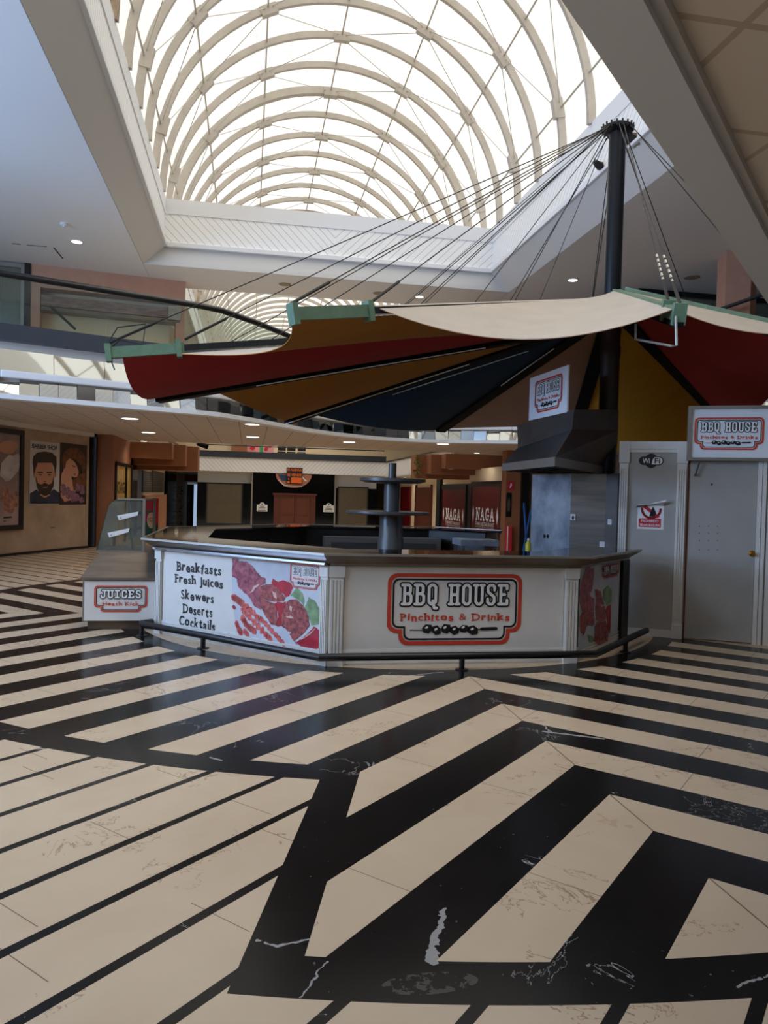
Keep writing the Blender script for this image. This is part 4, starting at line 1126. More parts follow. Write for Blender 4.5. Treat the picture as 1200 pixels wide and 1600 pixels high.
flat(mb, WL, pp_(WL, [(55, 744), (58, 755), (63, 757), (69, 754.5), (75, 757), (80, 755), (83.5, 743), (82.5, 760), (77, 772), (69, 775.5), (61, 771), (56, 760)]), 0.019)
for q in (62, 76): flat(mb, WL, pp_(WL, [(q - 4.5, 737.5), (q + 4.5, 737.5), (q + 4, 739.5), (q - 4, 739.5)]), 0.019); blob(mb, WL, q, 742, 2.3, 1.1, 0.019, wob=0)
flat(mb, WL, pp_(WL, [(67, 752), (71.5, 752), (70.5, 753), (68, 753)]), 0.019)
mb.build('printed_hair_and_beard', hair_d, t)
mb = MB(); flat(mb, WL, pp_(WL, [(64.5, 760.2), (74, 760.2), (72, 762.4), (66.5, 762.4)]), 0.0215); mb.build('printed_mouth', mat('printed_lip', (150, 84, 76), 0.4), t)
c = pxw(WL, 69.5, 698.5); w_ = pxw(WL, 89, 698)[0] - pxw(WL, 50, 698)[0]; h_ = pxw(WL, 70, 695)[1] - pxw(WL, 70, 702)[1]
text('lettering', 'BARBER SHOP', WL, c[0], c[1], w_, h_, M['ink_black'], t, 0.0145, bold=0.03)
a = wrect(WL, 92.7, 696, 135.5, 789)
t = thing('hair_poster', 'dark poster of a woman with swept auburn hair and flowers, right of the barber poster', 'poster', WL((a[0] + a[2]) / 2, 0, a[1]))
mb = MB(); mb.fbox(WL, (a[0], 0, a[1]), (a[2], 0.012, a[3])); mb.build('sheet', mat('poster_dark_brown', (44, 28, 24), 0.4), t)
mb = MB(); flat(mb, WL, pp_(WL, [(94, 775), (95, 742), (101, 728), (112, 733), (111, 748), (118, 760), (116, 780), (100, 784)]), 0.0135); blob(mb, WL, 111, 731, 9, 16, 0.0155, n=20, rot=0.5, wob=0.05); flat(mb, WL, pp_(WL, [(117, 732), (121, 737), (117.5, 738)]), 0.0157); mb.build('printed_face_and_shoulder', skin, t)
mb = MB()
flat(mb, WL, pp_(WL, [(97, 731), (95.5, 717), (99, 706), (108, 700), (119, 700), (128, 707), (133, 718), (133, 732), (128, 740), (126, 728), (118, 718), (108, 716), (102, 722), (101, 732)]), 0.018)
flat(mb, WL, pp_(WL, [(112, 752), (122, 742), (132, 738), (134, 756), (128, 766), (114, 766)]), 0.0182)
mb.build('printed_hair', hair_r, t)
mb = MB(); flat(mb, WL, pp_(WL, [(112, 727), (117, 728.5), (116.5, 729.8), (112, 728.6)]), 0.018); flat(mb, WL, pp_(WL, [(114, 740), (117.5, 740.5), (116, 742.3)]), 0.018); mb.build('printed_features', hair_d, t)
mb = MB()
for k in range(20): blob(mb, WL, 97 + (k * 7.3) % 36, 760 + (k * 5.1) % 22, 4, 4.5, 0.0184 + 0.0002 * k, n=9, wob=0.5, seed=k)
mb.build('printed_flowers', mat('printed_lilac', (150, 110, 124), 0.4, c2=(92, 60, 84), vscale=14), t)
c = pxw(WL, 82, 825)
mb = MB(); mb.fbox(WL, (c[0] - 0.05, 0, c[1]), (c[0] + 0.01, 0.012, c[1] + 0.02)); mb.fbox(WL, (c[0] + 0.03, 0, c[1]), (c[0] + 0.1, 0.012, c[1] + 0.02))
tag(mb.build('wall_hook', M['steelbrown']), 'two small brown marks of a hook on the bare stone wall below the barber poster', 'hook')

# ------------------------------------------------------------------ the octagonal kiosk counter
KX, KY, HS, AP = 1.97, 9.86, 1.22, 2.945
kv = lambda x, y: (KX + x, KY + y)
RING = [kv(2.10, 2.065), kv(HS, AP), kv(-HS, AP), kv(-AP, HS), kv(-AP, -HS), kv(-HS, -AP), kv(HS, -AP), kv(2.30, -1.865)]
FF = Frame((*kv(-HS, -AP), 0), (1, 0, 0))                   # front
FL = Frame((*kv(-AP, -HS), 0), (1, -1, 0))                  # front left
FR = Frame((*kv(HS, -AP), 0), (1, 1, 0))                    # front right (short)
SL = 2 * HS; LR = 1.08 * 1.4142
counter = thing('bar_counter', 'octagonal white kiosk counter with dark polished top and steel nosing', 'counter', (KX, KY, 0))
def ring_strip(da, db, z0, z1, part=None): return strip(part or RING, da, db, z0, z1)
ring_strip(0.15, -0.52, 1.025, 1.05).build('worktop', M['worktop'], counter)
def profile_sweep(path, prof):
    """sweep (offset, z) profile along a mitred polyline"""
    offs = [offset(path, p[0]) for p in prof]
    return MB().loft([[(*offs[j][i], prof[j][1]) for j in range(len(prof))] for i in range(len(path))])
profile_sweep(RING, [(0.152, 1.054), (0.175, 1.054), (0.178, 1.035), (0.05, 0.955), (0.0, 0.955), (0.0, 1.02), (0.152, 1.024)]).build('steel_nosing', M['steelbrown'], counter)
profile_sweep(RING, [(0.15, 1.056), (0.182, 1.056), (0.184, 1.036), (0.176, 1.034), (0.172, 1.05), (0.15, 1.05)]).build('steel_edge', M['alu'], counter)
profile_sweep(RING[4:6], [(0.075, 0.958), (0.085, 0.94), (0.07, 0.925), (0.0, 0.925), (0.0, 0.958)]).build('bright_trim', M['chrome'], counter)
profile_sweep(RING[5:], [(0.045, 0.957), (0.045, 0.935), (0.0, 0.93), (0.0, 0.957)]).build('lower_trim', M['alu'], counter)
for i in range(len(RING) - 1):
    strip(RING[i:i + 2], 0.0, -0.04, 0.0, 1.02).build('side_panel', M['whitew'], counter)
cab = mat('dark_cabinet', (52, 50, 48), 0.4, 0.4, var=0.25, vscale=3)
inner = [offset(RING, -0.45), offset(RING, -0.41)]
for i in (0, 1, 2, 3, 4):
    a0, a1, b0, b1 = inner[0][i], inner[0][i + 1], inner[1][i], inner[1][i + 1]
    mb = MB(); mb.hexa([(*a0, 0.05), (*a1, 0.05), (*b1, 0.05), (*b0, 0.05), (*a0, 1.02), (*a1, 1.02), (*b1, 1.02), (*b0, 1.02)])
    mb.build('inner_panel', cab, counter)
def pilaster(fr, x0, x1, z0, z1, parent, out=0.03):
    mb = MB(); w_ = x1 - x0
    mb.fbox(fr, (x0, 0, z0), (x1, out, z1))
    n = 4
    for k in range(n):
        xx = x0 + w_ * (0.14 + 0.72 * k / (n - 1)); mb.fbox(fr, (xx - w_ * 0.075, out, z0 + (z1 - z0) * 0.1), (xx + w_ * 0.075, out + 0.013, z1 - (z1 - z0) * 0.14))
    mb.fbox(fr, (x0 - 0.008, 0, z1 - (z1 - z0) * 0.11), (x1 + 0.008, out + 0.014, z1)); mb.fbox(fr, (x0 - 0.006, 0, z0), (x1 + 0.006, out + 0.012, z0 + (z1 - z0) * 0.07))
    return mb.build('pilaster', M['whitew'], parent)
for fr, x0, x1 in ((FL, 0.0, 0.09), (FL, SL - 0.08, SL), (FF, 0.0, 0.13), (FF, SL - 0.13, SL)): pilaster(fr, x0, x1, 0, 0.93, counter)
for fr, ln in ((FL, SL), (FF, SL), (FR, LR)):
    mb = MB(); mb.fbox(fr, (0.0, 0, 0), (ln, 0.014, 0.15))
    for k in range(4): mb.fbox(fr, (0.0, 0.014, 0.02 + k * 0.033), (ln, 0.021, 0.04 + k * 0.033))
    mb.build('plinth', M['whitew'], counter)
mb = MB()
for k in range(7): mb.fbox(FR, (LR - 0.22 + k * 0.034, 0, 0.02), (LR - 0.195 + k * 0.034, 0.05, 0.93))
mb.build('end_grille', M['black'], counter)
mb = MB(); mb.fbox(FR, (LR - 0.24, -0.3, 0.0), (LR + 0.02, 0.018, 0.94)); mb.build('end_post', M['black'], counter)

# front banner
def wavy_sheet(fr, x0, z0, x1, z1, out, amp, seed, m, parent, nx=44, nz=18):
    rnd = random.Random(seed); ph = [rnd.random() * 6.28 for _ in range(6)]
    mb = MB(); vs = []
    for j in range(nz + 1):
        for i in range(nx + 1):
            u, v = i / nx, j / nz
            e = min(1, 5 * min(u, 1 - u, v, 1 - v) + 0.1)
            d = amp * e * (math.sin(9 * u + 7 * v + ph[0]) * 0.5 + math.sin(23 * (u - v * 0.6) + ph[1]) * 0.35 + math.sin(41 * (u + v * 0.8) + ph[2]) * 0.2)
            vs.append(fr(x0 + (x1 - x0) * u, out + d, z0 + (z1 - z0) * v))
    W1 = nx + 1
    mb.add(vs, [(j * W1 + i, j * W1 + i + 1, (j + 1) * W1 + i + 1, (j + 1) * W1 + i) for j in range(nz) for i in range(nx)])
    b0 = len(vs)
    edge = [i for i in range(W1)] + [j * W1 + nx for j in range(1, nz + 1)] + [nz * W1 + i for i in range(nx - 1, -1, -1)] + [j * W1 for j in range(nz - 1, 0, -1)]
    mb.add([vs[i] - fr.ey * 0.003 for i in edge], []); n = len(edge)
    mb.f += [[edge[i], edge[(i + 1) % n], b0 + (i + 1) % n, b0 + i] for i in range(n)]; mb.mi += [0] * n
    return mb.build('sheet', m, parent, smooth=True)
t = thing('front_banner', 'white BBQ HOUSE banner with red plate outline, on the front face of the kiosk', 'banner', FF(SL / 2, 0.01, 0.15))
wavy_sheet(FF, 0.14, 0.15, SL - 0.14, 0.925, 0.010, 0.002, 1, M['banner'], t)
a = wrect(FF, 603, 897, 815.5, 1008)
grill_sign(t, FF.sub((a[0] + a[2]) / 2, 0.012, (a[1] + a[3]) / 2), a[2] - a[0], a[3] - a[1], out=0.003)

# left banner with the menu words and the skewer photograph
def fitted(fr, name, s, px0, px1, py, hpx, m, parent, out, **kw):
    c = pxw(fr, (px0 + px1) / 2, py); w_ = pxw(fr, px1, py)[0] - pxw(fr, px0, py)[0]
    h_ = pxw(fr, (px0 + px1) / 2, py - hpx / 2)[1] - pxw(fr, (px0 + px1) / 2, py + hpx / 2)[1]
    return wild_text(name, s, fr, c[0], c[1], w_, h_, m, parent, out)
meat = mat('printed_grilled_meat', (196, 100, 96), 0.4, c2=(84, 26, 34), vscale=26); meat2 = mat('printed_pale_meat', (192, 104, 116), 0.4, c2=(112, 40, 62), vscale=18)
tomato = mat('printed_tomato', (196, 34, 56), 0.35, c2=(150, 24, 44), vscale=8); sauce = mat('printed_sauce', (196, 62, 64), 0.4, c2=(224, 130, 120), vscale=30); leaf = mat('printed_leaf', (150, 176, 132), 0.4, c2=(92, 126, 82), vscale=9); plate_m = mat('printed_plate', (214, 216, 222), 0.4, c2=(184, 188, 200), vscale=2)
t = thing('menu_banner', 'white banner listing Breakfasts to Cocktails beside a meat skewer, on the kiosk', 'banner', FL(SL / 2, 0.01, 0.15))
wavy_sheet(FL, 0.1, 0.13, SL - 0.09, 0.915, 0.010, 0.002, 5, M['banner'], t)
for s, a_, b_, y_, h_ in (('Breakfasts', 276, 346, 888, 17), ('Fresh Juices', 273, 348.5, 909, 18), ('Skewers', 284, 335, 931.5, 17), ('Deserts', 286, 333, 954, 16), ('Cocktails', 281, 337, 973.5, 18)):
    fitted(FL, 'lettering', s, a_, b_, y_, h_, M['ink_black'], t, 0.0145, bold=0.02, jig=0.005)
mb = MB(); flat(mb, FL, pp_(FL, [(364, 874), (503, 884), (503.5, 1011), (372, 997), (364, 930)]), 0.0135); mb.build('printed_plate', plate_m, t)
def traced(fr, ox, oy, sc, pts): return [pxw(fr, ox + p[0] / sc, oy + p[1] / sc) for p in pts]
def printed(name, fr, ox, oy, sc, polys, m, parent, out):
    for k, pts in enumerate(polys):
        q = traced(fr, ox, oy, sc, pts); r_ = []
        rnd = random.Random(k)
        for i in range(len(q)):                                   # ragged edge between the traced corners
            a, b = q[i], q[(i + 1) % len(q)]; L = math.hypot(b[0] - a[0], b[1] - a[1])
            r_.append(a)
            for f in (0.33, 0.66): r_.append((a[0] + (b[0] - a[0]) * f + rnd.uniform(-0.07, 0.07) * L, a[1] + (b[1] - a[1]) * f + rnd.uniform(-0.07, 0.07) * L))
        mb = MB(); flat(mb, fr, r_, out + 0.0004 * k, th=0.0006); mb.build(name, m, parent)
TR = (FL, 355, 865, 7.5)
printed('printed_leaf', *TR, [[(750, 490), (830, 390), (900, 470), (920, 560), (910, 610), (830, 530)], [(920, 640), (950, 560), (970, 500), (1050, 560), (1090, 640), (1110, 720), (1080, 830), (1000, 840), (960, 700)]], leaf, t, 0.0152)
printed('printed_tomato', *TR, [[(530, 340), (550, 290), (610, 330), (660, 310), (740, 330), (785, 400), (740, 490), (700, 510), (620, 430)], [(575, 580), (700, 560), (700, 640), (655, 740), (650, 850), (600, 850), (605, 680)], [(820, 1040), (960, 930), (1030, 850), (1130, 920), (1130, 1100), (1000, 1120), (880, 1090)]], tomato, t, 0.0162)
printed('printed_pale_meat', *TR, [[(70, 55), (140, 60), (165, 110), (150, 240), (130, 300), (75, 270)], [(160, 90), (240, 90), (340, 180), (400, 260), (465, 290), (460, 350), (400, 370), (370, 420), (250, 480), (200, 440), (140, 380), (130, 300), (150, 180)], [(250, 480), (370, 390), (450, 360), (420, 450), (390, 520), (420, 600), (410, 660), (340, 620), (300, 550)]], meat2, t, 0.0178)
printed('printed_grilled_meat', *TR, [[(400, 500), (480, 550), (570, 580), (600, 650), (600, 850), (530, 830), (470, 740), (420, 640), (395, 560)], [(400, 400), (470, 355), (560, 360), (640, 440), (700, 520), (660, 560), (560, 560), (470, 540), (400, 490)], [(690, 600), (740, 540), (820, 530), (900, 600), (950, 700), (980, 830), (900, 890), (800, 930), (720, 900), (650, 840), (655, 720)], [(745, 940), (830, 900), (980, 840), (870, 960), (800, 1010), (840, 1075), (790, 1010)]], meat, t, 0.0192)
printed('printed_highlight', *TR, [[(545, 440), (590, 460), (600, 530), (565, 510)], [(750, 610), (780, 620), (770, 680), (745, 650)], [(690, 740), (760, 720), (800, 760), (740, 750)], [(330, 380), (400, 350), (330, 440), (280, 460)], [(950, 950), (1060, 860), (1040, 890), (900, 1000), (850, 1010)]], mat('printed_shine', (224, 180, 170), 0.4), t, 0.0212)
msc = abs(pxw(FL, 430, 940)[0] - pxw(FL, 420, 940)[0]) / 75.0
for k, (pts, w_) in enumerate((([(80, 500), (130, 540), (200, 590), (330, 710)], 62), ([(185, 650), (300, 770), (450, 930), (530, 1010)], 52), ([(350, 740), (440, 790), (560, 930), (680, 1070)], 50), ([(190, 740), (250, 850), (340, 920)], 64), ([(120, 800), (150, 880), (180, 940)], 46), ([(210, 895), (260, 960)], 40), ([(85, 615), (100, 635)], 34))):
    mb = MB(); q = traced(*TR, pts)
    stroke(mb, FL, q, w_ * msc * 0.62, 0.0155 + 0.0003 * k)
    for i in range(len(q) - 1):
        for f in (0.2, 0.5, 0.8):
            x_, z_ = q[i][0] + (q[i + 1][0] - q[i][0]) * f, q[i][1] + (q[i + 1][1] - q[i][1]) * f
            flat(mb, FL, ellipse(x_, z_, w_ * msc * 0.62, w_ * msc * 0.5, 9, 0, k, 0.5, i + k), 0.0155 + 0.0003 * k, th=0.0002)
    mb.build('printed_sauce', sauce, t)
a = wrect(FL, 455, 884, 502.5, 917)
mb = MB(); fr2 = FL.sub((a[0] + a[2]) / 2, 0.019, (a[1] + a[3]) / 2); flat(mb, fr2, plate_outline(a[2] - a[0], a[3] - a[1], 0.03, 0.04, 0.04), 0.0); mb.build('label_plate', mat('printed_label', (226, 214, 214), 0.4), t)
grill_sign(t, fr2, a[2] - a[0], a[3] - a[1], out=0.002)

# right banner (short face)
t = thing('corner_banner', 'narrow skewer photograph banner on the short right face of the kiosk', 'banner', FR(0.5, 0.01, 0.12))
xr0, xr1 = 0.03, LR - 0.26
wavy_sheet(FR, xr0, 0.12, xr1, 0.925, 0.022, 0.001, 8, plate_m, t, 20, 18)
wr = xr1 - xr0
def fblob(mb, u, v, ru, rv, out, **kw): flat(mb, FR, ellipse(xr0 + wr * u, 0.12 + 0.805 * v, wr * ru, 0.805 * rv, kw.get('n', 16), 0, kw.get('rot', 0), kw.get('wob', 0.15), kw.get('seed', 1)), out)
TQ = (FR, 890, 870, 10.67)
printed('printed_leaf', *TQ, [[(520, 560), (600, 470), (670, 560), (660, 760), (580, 800), (530, 700)], [(250, 1300), (330, 1310), (370, 1380), (300, 1420)]], leaf, t, 0.0250)
printed('printed_tomato', *TQ, [[(580, 830), (650, 780), (650, 1000), (630, 1280), (590, 1180), (560, 900)]], tomato, t, 0.0262)
printed('printed_pale_meat', *TQ, [[(240, 180), (370, 180), (360, 320), (330, 560), (280, 640), (200, 560), (140, 480), (180, 320)], [(140, 490), (210, 560), (300, 630), (370, 700), (360, 900), (250, 940), (160, 900), (130, 700)]], meat2, t, 0.0268)
printed('printed_grilled_meat', *TQ, [[(380, 540), (470, 560), (520, 720), (540, 800), (400, 790)], [(160, 920), (250, 950), (360, 910), (370, 1120), (250, 1140), (190, 1300), (140, 1250), (130, 980)], [(390, 800), (540, 810), (560, 1040), (480, 1070), (390, 1060)], [(400, 1080), (480, 1075), (560, 1060), (600, 1200), (590, 1400), (450, 1460), (370, 1400), (380, 1180)]], meat, t, 0.0278)
fr2 = FR.sub(xr0 + wr * 0.72, 0.029, 0.12 + 0.805 * 0.9)
grill_sign(t, fr2, wr * 0.46, 0.14, out=0.003)

# foot rail
rail = thing('foot_rail', 'black tubular foot rail on short posts around the kiosk', 'rail', (KX, KY - AP - 0.22, 0))
ro = offset([kv(-AP - 0.0, -HS), kv(-HS, -AP), kv(HS, -AP), kv(2.36, -1.805)], 0.24)
e1 = ro[0]; d1 = (ro[1] - ro[0]).normalized(); nb = Vector((-d1.y, d1.x))
path = [Vector((*(e1 + d1 * 0.02 + nb * 0.16), 0.13)), Vector((*(e1 + d1 * 0.0 + nb * 0.03), 0.13)), Vector((*(e1 + d1 * 0.06), 0.13))] + [Vector((*p, 0.13)) for p in ro[1:]]
mb = MB(); mb.tube(path, 0.034, 12); mb.build('rail_tube', M['black'], rail, smooth=True)
posts = [ro[0] + d1 * 0.05, ro[0] + d1 * 1.02, (ro[1] + ro[2]) / 2, ro[2] + (ro[3] - ro[2]) * 0.55]
for p in posts:
    mb = MB(); mb.lathe(p, [(0.026, 0.0), (0.026, 0.12)], 14); pst = mb.build('post', M['black'], rail, smooth=True)
    mb = MB(); mb.lathe(p, [(0.06, 0.0), (0.06, 0.008), (0.03, 0.012)], 18); mb.build('base_flange', M['black'], pst)

# ------------------------------------------------------------------ juice station at the left
J = Frame((-1.80, 8.80, 0), (1, 0, 0)); jp = lambda x, y: pxw(J, x, y)
WJ = 0.80; DJ = 1.3
t = thing('juice_cabinet', 'steel juice cabinet with sloping front, left of the kiosk counter', 'cabinet', (-1.4, 9.3, 0))
zb0, zb1, zb2 = jp(130, 971)[1], jp(130, 906)[1], 0.86
mb = MB(); mb.fbox(J, (0.05, -DJ + 0.05, 0), (WJ, -0.05, zb0)); mb.build('kick_base', M['steelbrown'], t)
mb = MB(); mb.fbox(J, (0, -DJ, zb0), (WJ, 0, zb1)); mb.build('body', M['steel'], t, bevel=0.006)
mb = MB(); s0, s1 = 0.22, 0.14
mb.loft([[J(-0.02, 0.03, zb1), J(WJ, 0.03, zb1), J(WJ, -DJ, zb1), J(-0.02, -DJ, zb1)], [J(-0.02, 0.02, zb1 + 0.03), J(WJ, 0.02, zb1 + 0.03), J(WJ, -DJ, zb1 + 0.03), J(-0.02, -DJ, zb1 + 0.03)], [J(s1, -s0, zb2), J(WJ, -s0, zb2), J(WJ, -DJ, zb2), J(s1, -DJ, zb2)]])
mb.build('sloping_top', M['steelbrown'], t)
tb = thing('juice_banner', 'small white JUICES banner on the front of the steel cabinet', 'banner', J(WJ / 2, 0.01, zb0))
wavy_sheet(J, 0.02, zb0 + 0.01, WJ - 0.01, zb1 - 0.01, 0.008, 0.0015, 3, M['banner'], tb, 24, 12)
a = wrect(J, 147, 915, 231, 956)
grill_sign(tb, J.sub((a[0] + a[2]) / 2, 0.010, (a[1] + a[3]) / 2), a[2] - a[0], a[3] - a[1], 'JUICES', 'Heath Kick', False, out=0.003)
# glass display case on top
YG = 8.80 + s0 + 0.03
G = Frame((-1.80, YG, 0), (1, 0, 0)); gp = lambda x, y: pxw(G, x, y)
pb, pm, pt, pr_ = gp(150, 857), gp(170, 791), gp(184, 779.5), gp(222, 778)
ztop = pt[1]; xr_ = 0.61; dg_ = 0.95
t = thing('glass_case', 'glass display case with sloping side on the steel juice cabinet', 'display case', G(0.4, -0.3, zb2))
prof = [(pb[0], zb2), (pm[0] - 0.01, pm[1]), (pm[0] + 0.03, ztop - 0.03), (pt[0], ztop)]
mb = MB()
for a, b in zip(prof, prof[1:]): mb.hexa([G(a[0], 0, a[1]), G(b[0], 0, b[1]), G(b[0], -dg_, b[1]), G(a[0], -dg_, a[1]), G(a[0] + 0.008, 0, a[1]), G(b[0] + 0.008, 0, b[1] - 0.004), G(b[0] + 0.008, -dg_, b[1] - 0.004), G(a[0] + 0.008, -dg_, a[1])])
mb.build('curved_pane', M['caseglass'], t)
face = prof + [(xr_, ztop), (xr_, zb2)]
mb = MB(); n = len(face); mb.add([G(p[0], 0.0, p[1]) for p in face] + [G(p[0], -0.008, p[1]) for p in face], [tuple(range(n)), tuple(reversed(range(n, 2 * n)))] + [(i, n + i, n + (i + 1) % n, (i + 1) % n) for i in range(n)]); mb.build('end_pane', M['caseglass'], t)
mb = MB(); mb.fbox(G, (pt[0], -dg_, ztop - 0.02), (xr_, 0, ztop)); mb.build('top_pane', M['caseglass'], t)
mb = MB(); w_ = 0.014
mb.bar(G(xr_, 0.004, zb2), G(xr_, 0.004, ztop), 0.03, 0.03, up=(0, 1, 0)); mb.bar(G(xr_, -dg_, zb2), G(xr_, -dg_, ztop), 0.03, 0.03, up=(0, 1, 0))
mb.bar(G(pt[0], 0, ztop), G(xr_, 0, ztop), 0.02, 0.02); mb.bar(G(xr_, 0, ztop), G(xr_, -dg_, ztop), 0.024, 0.024); mb.bar(G(pb[0], 0, zb2 + 0.008), G(xr_, 0, zb2 + 0.008), 0.02, 0.016); mb.bar(G(xr_ - 0.16, -0.3, zb2), G(xr_ - 0.22, -0.3, ztop), 0.025, 0.025, up=(0, 1, 0))
mb.build('metal_frame', M['alu'], t)
for (x0, y0, x1, y1) in ((171, 814, 200, 803), (186, 838, 216, 826)) if False else ((186, 813, 215, 804), (171, 840, 201, 830)):
    a, b = gp(x0, y0), gp(x1, y1)
    mb = MB(); h_ = 0.055
    mb.hexa([G(a[0], 0.012, a[1]), G(b[0], 0.012, b[1] - 0.01), G(b[0], 0.002, b[1] - 0.01), G(a[0], 0.002, a[1]), G(a[0] - 0.02, 0.012, a[1] + h_), G(b[0] + 0.01, 0.012, b[1] + h_ - 0.02), G(b[0] + 0.01, 0.002, b[1] + h_ - 0.02), G(a[0] - 0.02, 0.002, a[1] + h_)])
    br = mb.build('shelf_bracket', M['white'], t)
    mb = MB(); mb.bar(G(b[0], -0.07, b[1] + 0.015), G(b[0] + 0.14, -0.12, b[1] + 0.04), 0.012, 0.035); mb.build('bracket_arm', M['hood'], br)
    mb = MB(); [mb.lathe((G(xx, 0, 0).x, G(0, 0.016, 0).y), [(0.006, a[1] + 0.025), (0.006, a[1] + 0.034)], 8) for xx in (a[0] + 0.02, b[0] - 0.02)]; mb.build('screws', M['black'], br)
mb = MB(); mb.tube([G(0.42, -0.08, zb2 + 0.30), G(0.44, -0.1, zb2 + 0.16), G(0.49, -0.12, zb2 + 0.01)], 0.005, 6); mb.build('chain', M['chain'], t)
p = at_y(225, 832, 26.4); p2 = at_y(248, 779, 26.4)
t = thing('pizza_board', 'red and green board with a pale oval, seen behind the glass display case', 'board', ((p.x + p2.x) / 2, 26.4, 0))
f = Frame((p.x, 26.4, 0), (1, 0, 0)); w_ = p2.x - p.x
mb = MB(); mb.fbox(f, (0, -0.04, p.z - 0.3), (w_, 0, p2.z)); mb.build('panel', M['ink_ltred'], t)
mb = MB(); flat(mb, f, [(0, p.z - 0.3), (w_, p.z - 0.3), (w_, p.z + 0.3), (w_ * 0.5, p.z + 0.22), (0, p.z + 0.42)], 0.002); mb.build('green_corner', mat('board_green', (28, 84, 52), 0.5), t)
mb = MB(); flat(mb, f, ellipse(w_ * 0.5, p.z + 0.42, w_ * 0.3, 0.27, 20), 0.005); mb.build('oval', M['creamwall'], t)
text('lettering', 'PIZZA', f, w_ * 0.5, p.z + 0.44, w_ * 0.42, 0.12, M['ink_ltred'], t, 0.008, bold=0.02)
mb = MB(); [mb.fbox(f, (xx, -0.04, 0), (xx + 0.05, 0.0, p.z - 0.3)) for xx in (0.05, w_ - 0.1)]; mb.build('legs', M['black'], t)

# ------------------------------------------------------------------ stepped grey stand in the middle of the kiosk
t = thing('display_stand', 'grey stepped column stand with two round trays inside the kiosk', 'stand', (1.86, KY, 0))
SXc, SYc = at_y(611.5, 800, KY).x, KY
def zz(py): return at_y(612, py, KY).z
mb = MB(); mb.lathe((SXc, SYc), [(0.175, 0.0), (0.175, zz(842)), (0.158, zz(838)), (0.152, zz(803))], 36); mb.build('lower_column', M['stand'], t, smooth=True)
mb = MB(); mb.lathe((SXc, SYc), [(0.104, zz(800)), (0.104, zz(753))], 32); mb.build('middle_column', M['stand'], t, smooth=True)
mb = MB(); mb.lathe((SXc, SYc), [(0.053, zz(749)), (0.053, zz(723.5))], 24); mb.build('upper_column', M['stand'], t, smooth=True)
mb = MB(); mb.lathe((SXc - 0.05, SYc), [(0.54, zz(803.5)), (0.555, zz(802)), (0.555, zz(799))], 40); mb.build('lower_tray', M['stand'], t, smooth=True)
mb = MB(); mb.lathe((SXc + 0.01, SYc), [(0.36, zz(755)), (0.44, zz(752)), (0.44, zz(748))], 40); mb.build('upper_tray', M['stand'], t, smooth=True)
# low steel unit inside, against the back of the kiosk
t = thing('steel_unit', 'low steel undercounter unit inside the kiosk along its back', 'cabinet', (3.4, 12.0, 0))
BR = Frame((*offset(RING, -0.5)[0], 0), (RING[1][0] - RING[0][0], RING[1][1] - RING[0][1], 0))
mb = MB(); mb.box((1.2, 11.9, 0), (3.1, 12.28, 0.90)); mb.build('body', M['steel'], t)
mb = MB(); mb.box((1.3, 11.88, 0.2), (3.0, 11.9, 0.82)); mb.build('door', M['hood'], t)
t = thing('prep_table', 'steel prep table, window sheen coloured into its top, at the kiosk back right', 'table', (3.4, 11.0, 0))
mb = MB(); mb.box((3.15, 10.9, 0.86), (3.75, 11.4, 0.95)); mb.build('top', M['sheen_steel'], t)  # reflected window light is put into the pale top colour
for xx in (3.18, 3.68):
    for yy in (10.93, 11.33): mb = MB(); mb.box((xx, yy, 0), (xx + 0.04, yy + 0.04, 0.86)); mb.build('leg', M['steel'], t)

# ------------------------------------------------------------------ extractor hood and steel splashback
H0, H1, H2, H3 = Vector((3.26, 9.47)), Vector((3.17, 7.51)), Vector((5.01, 9.73)), Vector((4.6, 10.4))
zr = 1.95
hood = thing('extractor_hood', 'large dark steel extractor hood with lighter rim over the kiosk grill', 'hood', (4.0, 9.2, zr))
rp = [H0, H1, H2, H3]
c4 = sum(rp, Vector((0, 0))) / 4
ins = lambda p, k: c4 + (p - c4) * k
mb = MB()
outer = [(*p, zr) for p in rp]; outer2 = [(*p, zr + 0.095) for p in rp]
mb.loft([[(*ins(p, 0.96), zr) for p in rp], outer, outer2, [(*ins(p, 0.985), zr + 0.1) for p in rp]], cap=False)
mb.build('rim', M['hoodrim'], hood)
b0, b1, b2 = at_d(809, 700, 10.25), at_d(894, 671, 8.62), at_d(966, 672, 9.5)
t0, t1, t2 = at_d(808, 665, 10.25), at_d(897, 640, 8.62), at_d(966.5, 640, 9.5)
b3, t3 = Vector((4.6, 10.3, (b0.z + b2.z) / 2)), Vector((4.6, 10.3, t0.z))
mb = MB(); mb.loft([[Vector((*ins(p, 0.985), zr + 0.095)) for p in rp], [b0, b1, b2, b3]], cap=False); mb.build('canopy', M['hood'], hood)
mb = MB(); mb.loft([[b0, b1, b2, b3], [t0, t1, t2, t3]]); mb.build('upper_box', M['hood'], hood)
mb = MB(); mb.hexa([(*ins(p, 0.94), zr + 0.05) for p in rp] + [(*ins(p, 0.94), zr + 0.07) for p in rp])
for k in range(1, 4):
    a = ins(H0.lerp(H1, k / 4), 0.92); b = ins(H3.lerp(H2, k / 4), 0.92); mb.bar((*a, zr + 0.04), (*b, zr + 0.04), 0.03, 0.03)
mb.build('filter_grid', M['black'], hood)
